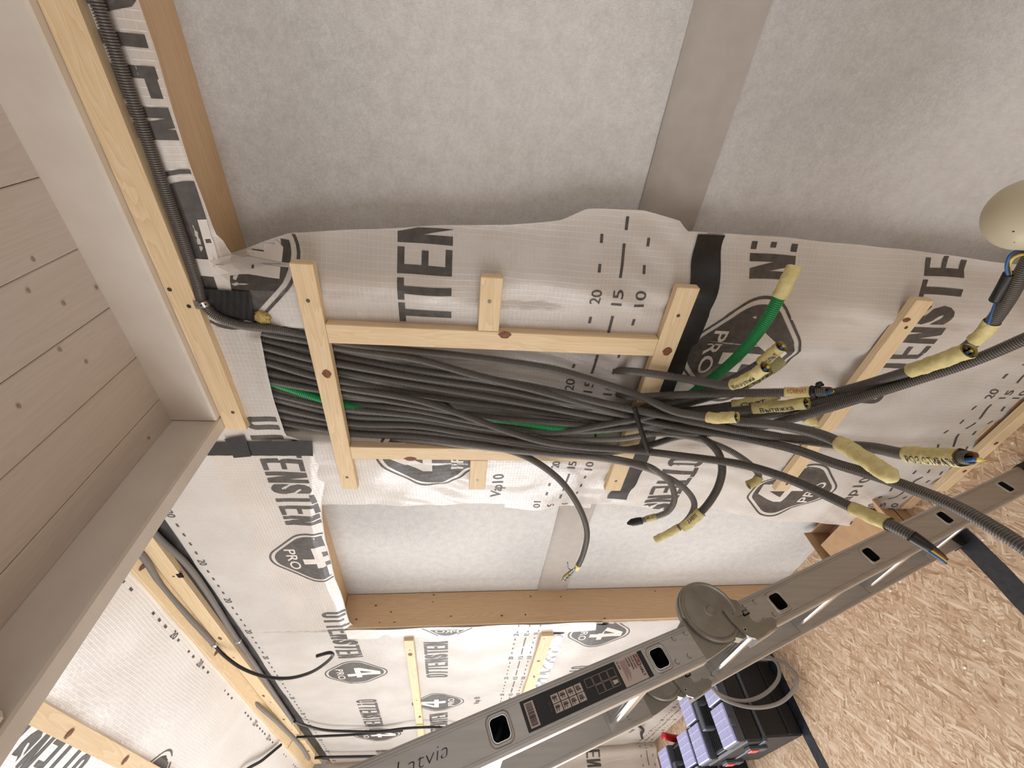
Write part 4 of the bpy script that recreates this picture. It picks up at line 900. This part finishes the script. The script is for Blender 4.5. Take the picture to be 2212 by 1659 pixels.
tag(tube('black_cable', [roof_pt(*at_Y(600, 1606, -.07)[:2], .02), roof_pt(at_Y(580, 1632, -.15)[0], -.16, .02), roof_pt(at_Y(575, 1640, -.2)[0], -.26, .02), roof_pt(-3.3, -.5, .02)], .008, 'black_rubber', None, .01, 10), 'black cable crossing the roof lining from the eaves', 'cable')
tag(tube('cable_clip', [at_Y(x, y, -.03) for x, y in ((1240 + 1080 / 8.5, 1500 + 540 / 8.5), (1240 + 1160 / 8.5, 1500 + 560 / 8.5), (1240 + 1270 / 8.5, 1500 + 650 / 8.5), (1240 + 1235 / 8.5, 1500 + 720 / 8.5), (1240 + 1250 / 8.5, 1500 + 800 / 8.5))], .010, 'black_rubber', None, .006, 10), 'bent dark cable end low on the far left wall', 'cable')

# ================================================================== LADDER
XN, XF = -0.80, -1.12; WID = 0.064; TH = 0.025
lad = empty('folding_ladder', (-0.96, -0.1, 0.0)); tag(lad, 'grey aluminium folding ladder with round hinges leaning beside the wall', 'ladder')
def section(p, q):
    p = at_X(*p, XN); q = at_X(*q, XN); A = q - p; A /= np.linalg.norm(A); return p, A, np.array([0, A[2], -A[1]])
SU = section((742.5, 1659), (1400, 1381.6)); SLo = section((1587, 1299), (2212, 999.7))
def fp(s, a, n, x=XN): p = s[0] + s[1] * a + s[2] * n; return np.array([x, p[1], p[2]])
def prism(s, outline, x0, x1, bm=None):
    """outline [(a,n)] extruded from x0 to x1"""
    own = bm is None; bm = bm or bmesh.new(); k = len(outline)
    lo = [bm.verts.new(fp(s, a, n, x0)) for a, n in outline]; hi = [bm.verts.new(fp(s, a, n, x1)) for a, n in outline]
    bm.faces.new(lo); bm.faces.new(hi[::-1])
    for i in range(k): j = (i + 1) % k; bm.faces.new((lo[i], hi[i], hi[j], lo[j]))
    bmesh.ops.recalc_face_normals(bm, faces=bm.faces[:]); return bm
def rrect(a, n, ha, hn, r=.008, k=4):
    out = []
    for (ca, cn, st) in ((a + ha - r, n + hn - r, 0), (a - ha + r, n + hn - r, 1), (a - ha + r, n - hn + r, 2), (a + ha - r, n - hn + r, 3)):
        for i in range(k + 1): an = (st + i / k) * math.pi / 2; out.append((ca + r * math.cos(an), cn + r * math.sin(an)))
    return out
HU = [-0.374, -0.077, 0.2195, 0.5142]; HL = [0.0848, 0.3825, 0.6806, 0.9834]
a_end = (SLo[0][2] - 0.0) / SLo[1][2] * -1 - 0.006
def stile(s, a0, a1, holes, x_out, name='stile'):
    bm = bmesh.new(); x0, x1 = x_out - TH, x_out
    prism(s, [(a0, 0.0), (a1, 0.0), (a1, WID), (a0, WID)], x0, x1, bm)
    es = [e for e in bm.edges if abs((e.verts[0].co - e.verts[1].co).length - (a1 - a0)) < 1e-3]
    bmesh.ops.bevel(bm, geom=es, offset=.004, segments=3, affect='EDGES', profile=.5)
    me = bpy.data.meshes.new('tmp'); bm.to_mesh(me); bm.free(); ob = bpy.data.objects.new('tmp', me); COL.objects.link(ob)
    bc = bmesh.new()
    for h in holes: prism(s, rrect(h, .0315, .0150, .0165), x0 - .01, x1 + .01, bc)
    mc = bpy.data.meshes.new('cut'); bc.to_mesh(mc); bc.free(); oc = bpy.data.objects.new('cut', mc); COL.objects.link(oc)
    md = ob.modifiers.new('b', 'BOOLEAN'); md.operation = 'DIFFERENCE'; md.object = oc; md.solver = 'EXACT'
    bpy.context.view_layer.update(); res = bpy.data.meshes.new_from_object(ob.evaluated_get(bpy.context.evaluated_depsgraph_get()))
    bpy.data.objects.remove(ob); bpy.data.objects.remove(oc); res.name = name
    o = link(name, res, lad, 'aluminium')
    # longitudinal ribs on the outer and inner faces
    for n0 in (.0048, .0085, .0535, .0572):
        for xx, sg in ((x1, 1), (x0, -1)):
            bm_obj('rib', prism(s, [(a0, n0), (a1, n0), (a1, n0 + .0018), (a0, n0 + .0018)], xx, xx + sg * .0015), 'aluminium', o)
    return o
stU = stile(SU, -0.55, 0.594, HU, XN); stL = stile(SLo, 0.003, a_end, HL, XN)
stU2 = stile(SU, -0.55, 0.594, HU, XF); stL2 = stile(SLo, 0.003, a_end, HL, XF)
def ring_obj(s, h, x, out, par):
    a = rrect(h, .0315, .0200, .0215, .011, 5); b = rrect(h, .0315, .0150, .0165, .008, 5); m = rrect(h, .0315, .0180, .0195, .010, 5); k = len(a); vs = []; fs = []
    for (ol, dx) in ((a, 0), (m, .0026), (b, .0022), (b, -.002)):
        vs += [fp(s, q[0], q[1], x + dx * out) for q in ol]
    for l in range(3):
        for i in range(k): j = (i + 1) % k; fs.append((l * k + i, l * k + j, (l + 1) * k + j, (l + 1) * k + i))
    return mesh('rung_collar', vs, fs, 'aluminium', par, True)
def rung(s, h):
    o_ = rrect(h, .0315, .0148, .0163, .0078, 5); i_ = rrect(h, .0315, .0134, .0149, .0068, 5); k = len(o_); vs = []; fs = []
    xa, xb = XF - TH - .001, XN + .001
    for ol, x in ((o_, xa), (o_, xb), (i_, xb), (i_, xa)): vs += [fp(s, q[0], q[1], x) for q in ol]
    for l in range(4):
        for i in range(k): j = (i + 1) % k; m = (l + 1) % 4; fs.append((l * k + i, l * k + j, m * k + j, m * k + i))
    me = mesh('rung', vs, fs, 'aluminium_bright', lad, False)
    for g in range(5):   # grip grooves on the tread
        n0 = .0200 + .005 * g
        bm_obj('tread_ridge', prism(s, [(h - .0148, n0), (h - .0148, n0 + .0022), (h - .0158, n0 + .0022), (h - .0158, n0)], XF, XN - TH), 'aluminium_bright', me)
    return me
for s, hs, st, st2 in ((SU, HU, stU, stU2), (SLo, HL, stL, stL2)):
    for h in hs:
        rung(s, h); ring_obj(s, h, XN, 1, st); ring_obj(s, h, XF, 1, st2) if False else None
        # inner bracket plate where the rung meets the far stile
        bm_obj('rung_plate', prism(s, rrect(h, .034, .024, .026, .006, 4), XF, XF + .0018), 'aluminium', st2)
def rivet(s, a, n, x, par, r=.0046): cylinder('rivet', fp(s, a, n, x), (1, 0, 0), r, .0024, 'aluminium', par, 14, r * .7)
for a, n in ((.5593, .0139), (.5859, .014), (.5681, .0461), (.5411, .0465)): rivet(SU, a, n, XN, stU)
for a, n in ((.011, .0143), (.0386, .0151), (.0288, .0473), (.0558, .0467)): rivet(SLo, a, n, XN, stL)
for a, n in ((.568, .018), (.5411, .0465)): rivet(SU, a, n, XF + .001, stU2, .0036)
for a, n in ((.03, .018), (.060, .0467), (.032, .0467)): rivet(SLo, a, n, XF + .001, stL2, .0036)
def hinge(x0, par_name):
    """x0: outer face of the stile; round hinge heads, link plate and release lever"""
    root = empty(par_name, tuple(fp(SU, .6584, 0, x0))); root.parent = lad; root.location = Vector(fp(SU, .6584, 0, x0)) - Vector(ORG[lad.name]); ORG[root.name] = np.array(fp(SU, .6584, 0, x0))
    cA, cN = .6584, -.004; nn = 44
    # upper plate: the neck from the upper stile swinging round the disc
    neck = [(.575, .003), (.575, .061), (.606, .061), (.640, .057), (.672, .052), (.695, .040), (.70, .01), (.66, -.03), (.62, -.03), (.604, -.012)]
    bm_obj('neck_plate', prism(SU, neck, x0 - .019, x0 - .004), 'hinge_metal', root)
    def disc(r, xa, xb, mat, rim=True):
        vs = []; fs = []; prof = [(r, xa), (r, xb - .003), (r - .0022, xb), (r - .005, xb), (r - .0085, xb - .0015), (0.012, xb - .0010), (.0085, xb - .0004)]
        for rr_, x in prof:
            for i in range(nn): t = 2 * math.pi * i / nn; vs.append(fp(SU, cA + rr_ * math.cos(t), cN + rr_ * math.sin(t), x))
        for l in range(len(prof) - 1):
            for i in range(nn): j = (i + 1) % nn; fs.append((l * nn + i, l * nn + j, (l + 1) * nn + j, (l + 1) * nn + i))
        fs.append(tuple(range((len(prof) - 1) * nn, len(prof) * nn))); fs.append(tuple(range(nn))[::-1])
        return mesh('disc', vs, fs, mat, root, False)
    disc(.0585, x0 - .018, x0 - .0045, 'hinge_metal'); disc(.0560, x0 - .0044, x0 + .0045, 'hinge_metal')
    cylinder('pivot', fp(SU, cA, cN, x0 + .0035), (1, 0, 0), .0085, .0022, 'hinge_metal', root, 18, .0070)
    arm = [(-.040, -.004), (-.030, -.030), (-.012, -.010), (.004, .0005), (.004, .0575), (-.012, .058), (-.040, .058), (-.052, .050), (-.060, .044)]
    bm_obj('arm_plate', prism(SLo, arm, x0 - .017, x0 + .002), 'hinge_metal', root)
    lever = [(-.041, .006), (-.036, .005), (-.031, .016), (-.024, .027), (-.008, .034), (.006, .048), (.028, .047), (.041, .050), (.045, .058), (.034, .066), (.012, .0665), (-.002, .069), (-.018, .0685), (-.030, .060), (-.037, .046), (-.041, .026)]
    lv = bm_obj('lever', prism(SLo, lever, x0 + .002, x0 + .0075), 'hinge_metal', root)
    cylinder('pin', fp(SLo, -.0284, .0482, x0 + .0075), (1, 0, 0), .004, .0015, 'aluminium', lv, 12)
    cylinder('pin', fp(SLo, -.0284, .0482, x0 + .009), (1, 0, 0), .0018, .0006, 'bore', lv, 10)
    bm_obj('lever_flange', prism(SLo, [(-.020, .0655), (.036, .0655), (.036, .0685), (-.020, .0715)], x0 - .026, x0 + .0072), 'zinc', lv)
    bm_obj('lock_bolt', prism(SLo, rrect(-.016, .021, .010, .0042, .002, 2), x0 + .002, x0 + .0055), 'hinge_metal', root)
    sp = [fp(SLo, -.004 + .0016 * math.cos(t) * 0 + t * .0010, .024 + .0028 * math.cos(t * 2.2), x0 + .004 + .0022 * math.sin(t * 2.2)) for t in np.linspace(0, 10, 40)]
    tube('spring', sp, .0008, 'zinc', root, .001, 5)
    bm_obj('spring_slot', prism(SLo, rrect(.0015, .0245, .0080, .0048, .002, 2), x0 + .0018, x0 + .0026), 'bore', root)
hinge(XN, 'hinge'); hinge(XF, 'hinge')
# rubber feet just out of the frame
for xx in (XN, XF): bm_obj('foot', prism(SLo, [(a_end - .05, -.003), (a_end - .001, -.003), (a_end - .001 + .0, WID + .003), (a_end - .05, WID + .003)], xx - TH - .003, xx + .003), 'black_rubber', lad)
# label on the upper stile
LX = XN + .0012
def lab(name, u0, u1, n0, n1, mat, par, dx=0.0): return bm_obj(name, prism(SU, [(u0, n0), (u1, n0), (u1, n1), (u0, n1)], LX + dx - .0004, LX + dx), mat, par)
stk = lab('sticker', .2594, .4890, .0100, .0512, 'sticker_black', stU)
def slab(name, u0, u1, n0, n1, mat, dx=.0005): return lab(name, u0, u1, n0, n1, mat, stk, dx)
slab('white_field', .4340, .4795, .0104, .0506, 'sticker_white'); slab('barcode_field', .2644, .2798, .0145, .0480, 'sticker_white')
x = .0165
shp = []
for i in range(26):
    wd = random.choice((.0004, .0004, .0008, .0012)); shp.append(quad_shape(.2665, .2770, x, x + wd)); x += wd + random.choice((.0004, .0006, .0008))
    if x > .046: break
def flat(name, shapes, mat, dx=.0010):
    V, F = join_shapes(shapes); o = mesh(name, [fp(SU, a, n, LX + dx) for a, n in V], F, mat, stk); o['kind'] = 'stuff'
flat('barcode_bars', shp, 'sticker_black')
for r_ in range(2):
    for c in range(4):
        u0, n0 = .3090 + .0141 * c, .0187 + .0129 * r_
        o = slab('pictogram_tile', u0, u0 + .0125, n0, n0 + .0118, 'sticker_white')
        flat('pictogram', [quad_shape(u0 + .002 + .0018 * k, u0 + .003 + .0018 * k, n0 + .002, n0 + .007 + .003 * ((k * 7 + r_) % 2)) for k in range(4)] + [quad_shape(u0 + .0015, u0 + .0105, n0 + .004 + .001 * c, n0 + .0048 + .001 * c)], 'sticker_black')
def outline(u0, u1, n0, n1, t=.0004): return [quad_shape(u0, u1, n0, n0 + t), quad_shape(u0, u1, n1 - t, n1), quad_shape(u0, u0 + t, n0, n1), quad_shape(u1 - t, u1, n0, n1)]
sh = []
for r_ in range(2):
    for c in range(4):
        if r_ == 1 and c == 0: continue
        u0, n0 = .3710 + .0144 * c, .0175 + .0135 * r_; sh += outline(u0, u0 + .0132, n0, n0 + .0125)
flat('pictogram_frames', sh, 'sticker_white')
flat('warning_mark', [(np.array([[.4165, .034], [.4165, .0405], [.4255, .0395], [.4255, .035]]), [(0, 1, 2, 3)])], 'sticker_white', .0011)
def tx(txt, uc, n0, ln, h, bold=.02):   # reads across the stile, letter tops towards the foot
    v, f = text2d(txt, bold); return np.stack([uc + v[:, 1] * h, n0 + v[:, 0] * ln], 1), f
flat('red_box', [quad_shape(.4700, .4780, .0125, .0298)], 'sticker_red', .0009)
flat('brand_lettering', [tx('HAUS', .4715, .0135, .0152, .0050)], 'sticker_white', .0013); flat('brand_lettering', [tx('HALT', .4715, .0312, .0150, .0050)], 'sticker_black', .0011)
flat('lettering', [tx('FOUR PART', .4645, .0125, .0200, .0032), tx('UNIVERSAL', .4595, .0125, .0200, .0032), tx('LADDER', .4545, .0125, .0140, .0032), tx('GL-4X3', .4365, .0125, .0120, .0030)], 'sticker_black', .0011)
flat('small_print', [quad_shape(.4425 + .0019 * i, .4430 + .0019 * i, .0140, .0440 - .004 * (i % 3)) for i in range(6)], 'sticker_red', .0011)
flat('small_print', [quad_shape(.2850 + .003 * i, .2853 + .003 * i, .0135, .0440) for i in range(5)] + [tx('EN 131', .3015, .026, .013, .0028)], 'tool_grey', .0011)
# pen note on the bare stile
v, f = text2d('Latvia', -.022); mesh('handwriting', [fp(SU, .066 + q[0] * .074 + q[1] * .005, .0350 - q[1] * .016 + .001 * q[0], XN + .0012) for q in v], f, 'pen_ink', stU)

# ================================================================== TOOLBOXES AND THINGS ON THE FLOOR
def toolbox(x1, y0, y1, zt, ln, label, name='toolbox'):
    """x1: right end; lid split into two clear organiser columns beside a ribbed trough with a folding handle"""
    x0 = x1 - ln; t = empty(name, ((x0 + x1) / 2, (y0 + y1) / 2, 0)); tag(t, label, 'toolbox'); zb = zt * .60
    bm = bmesh.new(); add_box(bm, (x0 + .02, y0 + .015, 0.001), (x1 - .004, y1 - .01, zb), .008); bm_obj('body', bm, 'tool_black', t)
    bm = bmesh.new(); add_box(bm, (x0 + .005, y0 + .004, zb + .004), (x1, y1, zt - .050), .010); bm_obj('lid', bm, 'tool_black', t)
    box('lid_rim', (x0, y0, zb - .012), (x1 + .004, y1 + .002, zb + .003), 'tool_grey', t, .003)
    box('end_rib', (x1 - .004, y0 + .02, zb * .3), (x1 + .004, y1 - .02, zb * .36), 'tool_black', t, .001)
    cw_ = ln * .30; zo = zt - .050
    for (a, b_) in ((x1 - cw_ - .004, x1 - .004), (x0 + .012, x0 + .012 + cw_)):
        ym = (y0 + y1) / 2
        for (c, d) in ((y0 + .006, ym - .003), (ym + .003, y1 - .004)):
            og = box('organizer', (a, c, zo), (b_, d, zt - .012), 'tool_grey', t, .003)
            lid = box('organizer_lid', (a + .003, c + .003, zt - .012), (b_ - .003, d - .003, zt), 'tool_lid', t, .004)
            for i in range(1, 5): yy = c + (d - c) * i / 5; box('lid_rib', (a + .008, yy - .0012, zt), (b_ - .008, yy + .0012, zt + .0012), 'tool_rib', lid, 0)
            for i in range(1, 3): xx = a + (b_ - a) * i / 3; box('lid_rib', (xx - .001, c + .01, zt), (xx + .001, d - .01, zt + .0010), 'tool_rib', lid, 0)
            if b_ > x1 - .01: box('clip', (b_ - .004, (c + d) / 2 - .02, zt - .030), (b_ + .010, (c + d) / 2 + .012, zt - .004), 'tool_grey', og, .003)
    ta, tb = x0 + .012 + cw_ + .006, x1 - cw_ - .010
    box('trough', (ta, y0 + .02, zo - .004), (tb, y1 - .02, zo + .006), 'tool_grey', t, .002)
    n = 9
    for i in range(n): xx = ta + (tb - ta) * (i + .5) / n; box('trough_rib', (xx - .003, y0 + .03, zo + .006), (xx + .003, y1 - .03, zo + .012), 'tool_black', t, .001)
    ym = (y0 + y1) / 2; hy = .062
    bm = bmesh.new(); hx = (ta + tb) / 2; add_box(bm, (hx - .03, ym - hy, zo + .004), (hx + .012, ym - hy + .016, zo + .058), .004); add_box(bm, (hx - .03, ym + hy - .016, zo + .004), (hx + .012, ym + hy, zo + .058), .004); add_box(bm, (hx - .03, ym - hy, zo + .052), (hx + .012, ym + hy, zo + .066), .004); bm_obj('handle', bm, 'tool_grey', t)
    for xx in (x0 + ln * .26, x1 - ln * .20):
        lt = box('latch', (xx - .030, y0 - .012, zb - .045), (xx + .030, y0 + .004, zb + .050), 'tool_grey', t, .003); box('latch_tab', (xx - .022, y0 - .017, zb + .0), (xx + .022, y0 - .011, zb + .042), 'tool_latch', lt, .002)
    return t
toolbox(-2.405, -0.392, -0.055, 0.350, 0.50, 'black toolbox with lavender organiser lids nearest the ladder')
toolbox(-3.02, -0.520, -0.190, 0.300, 0.56, 'second organiser-lid toolbox farther left, cut off by the frame')
tool = empty('red_tool', (-3.40, -0.10, 0)); tag(tool, 'red plastic handled tool standing behind the farther toolbox', 'tool')
a0 = at_D(1240 + 1545 / 8.5, 1500 + 1010 / 8.5, 3.3); a1 = at_D(1240 + 1735 / 8.5, 1500 + 740 / 8.5, 3.15)
q0 = np.array([-3.50, -0.115, 0.0]); q1 = at_X(1240 + 1650 / 8.5, 1500 + 880 / 8.5, -3.45)
Pq = spline([np.array([q1[0], q1[1], .002]), np.array([q1[0], q1[1], .10]), np.array([q1[0] + .02, q1[1] + .01, .20]), np.array([q1[0] + .07, q1[1] + .02, .30])], .006)
vs, fs = sweep(Pq, np.interp(np.arange(len(Pq)), [0, len(Pq) * .3, len(Pq) * .35, len(Pq) - 1], [.012, .012, .024, .020]), 12); np_mesh('grip', vs, fs, 'tool_red', tool, True)
cylinder('foot_ring', (q1[0], q1[1], .001), (0, 0, 1), .03, .012, 'tool_grey', tool)
# grey hose coil lying over the toolbox end
def hz(x, y, X): q = at_X(x, y, X); q[2] = max(q[2], .0095); return q
cpts = [(1500, 1470, -2.60), (1528, 1474, -2.40), (1560, 1508, -2.385), (1620, 1528, -2.35), (1680, 1520, -2.29), (1713, 1492, -2.235), (1721, 1464, -2.20), (1704, 1440, -2.22), (1668, 1424, -2.30), (1620, 1425, -2.37), (1560, 1440, -2.385), (1532, 1468, -2.392), (1550, 1496, -2.385), (1600, 1514, -2.365),
        (1650, 1500, -2.33), (1682, 1464, -2.285), (1680, 1436, -2.28), (1655, 1415, -2.32), (1600, 1405, -2.38)]
tag(tube('hose_coil', [hz(x, y, X) for x, y, X in cpts], .0085, 'conduit_light', None, .008, 10), 'coil of grey hose hanging over the end of the black toolbox', 'hose')
# cardboard box on the floor in the left bay
bx = empty('cardboard_box', (-1.35, 0.03, 0)); tag(bx, 'open cardboard box behind the ladder with a printed bag inside', 'box')
x0, x1, y0, y1, zt = -1.52, -1.20, -0.055, 0.132, 0.13; th = .005
bm = bmesh.new(); add_box(bm, (x0, y0, .046), (x1, y1, .050))
for a, b_ in (((x0, y0, .001), (x0 + th, y1, zt)), ((x1 - th, y0, .001), (x1, y1, zt)), ((x0, y0, .001), (x1, y0 + th, zt)), ((x0, y1 - th, .001), (x1, y1, zt))): add_box(bm, a, b_)
bm_obj('carton', bm, 'cardboard', bx)
def flap_(p, q, d, mat='cardboard'):
    p, q, d = map(np.array, (p, q, d)); n = np.cross(q - p, d); n = n / np.linalg.norm(n) * .004
    v = [p, q, q + d, p + d]; v += [w_ + n for w_ in v]; return mesh('flap', v, [(0, 1, 2, 3), (7, 6, 5, 4), (0, 4, 5, 1), (1, 5, 6, 2), (2, 6, 7, 3), (3, 7, 4, 0)], mat, bx)
flap_((x0 + .03, y0, zt), (x1, y0, zt), (0.01, .105, .030)); flap_((x0, y0, zt), (x0, y1, zt), (-.006, 0, .03)); flap_((x1, y0, zt), (x1, y1, zt), (.06, 0, .05))
bm = bmesh.new(); bmesh.ops.create_icosphere(bm, subdivisions=3, radius=1)
for v in bm.verts: v.co = Vector((-1.36 + v.co.x * .09, .055 + v.co.y * .055, .088 + v.co.z * .030 * (1 + .2 * math.sin(v.co.x * 9 + v.co.y * 7))))
tag(bm_obj('printed_bag', bm, 'bag', None, True), 'crumpled dark and white printed bag inside the cardboard box', 'bag')
ob = box('osb_offcut', (-1.80, -0.10, 0.001), (-1.60, -0.004, 0.022), 'osb'); tag(ob, 'small OSB offcut on the floor left of the cardboard box', 'board')
# crumbs of paint and wood on the floor
for i, (x, y) in enumerate(((2205, 800 + 725 / 3.614), (1945, 1256), (1924, 1276), (2030, 1374), (2127, 1383), (2085, 1442), (1898, 1474), (1855, 1518), (1920, 1556), (2124, 1166), (2188, 957))):
    q = at_Z(x, y, 0.0); bm = bmesh.new(); bmesh.ops.create_icosphere(bm, subdivisions=1, radius=1); s_ = random.uniform(.003, .0055)
    for v in bm.verts: v.co = Vector((q[0] + v.co.x * s_ * 1.4, q[1] + v.co.y * s_, .0022 + v.co.z * .002))
    tag(bm_obj('debris_chip', bm, 'lamp_cap'), 'small white chip of debris scattered on the OSB floor', 'debris', 'white chips on the floor')
# cream globe at the right edge
gl = empty('globe_lamp', tuple(at_D(2222, 465, .56))); tag(gl, 'cream rounded lamp globe at the right edge above the curving conduit', 'lamp')
c_ = at_D(2222, 463, .56); ax = at_D(2262, 540, .56) - c_; ax /= np.linalg.norm(ax); t_ = np.array([0, 1.0, 0]); u_ = np.cross(ax, t_); u_ /= np.linalg.norm(u_); v_ = np.cross(ax, u_); vs = []; fs = []; n, m_ = 28, 20
for j in range(m_ + 1):
    a = math.pi * j / m_; rr_ = .044 * math.sin(a) + 1e-5; h = -.046 * math.cos(a)
    if h > .03: rr_ = max(rr_, .017)
    for i in range(n): b_ = 2 * math.pi * i / n; vs.append(c_ + ax * h + (u_ * math.cos(b_) + v_ * math.sin(b_)) * rr_)
fs = [(j * n + i, j * n + (i + 1) % n, (j + 1) * n + (i + 1) % n, (j + 1) * n + i) for j in range(m_) for i in range(n)]
mesh('globe', vs, fs, 'bulb_cream', gl, True); cylinder('socket', c_ + ax * .045, ax, .018, .05, 'black_rubber', gl, 18)
for x, y in ((2190, 499), (2192, 522), (2181, 421)):
    q = at_D(x, y, .56); d_ = q - c_; d_ -= 0; nrm = CAM - c_; nrm /= np.linalg.norm(nrm); rad = max(0, .0435 ** 2 - (d_ @ d_ - (d_ @ nrm) ** 2)) ** .5; q2 = q - nrm * (d_ @ nrm) + nrm * rad; cylinder('speck', q2, nrm, .0012, .0006, 'speck', gl, 8)
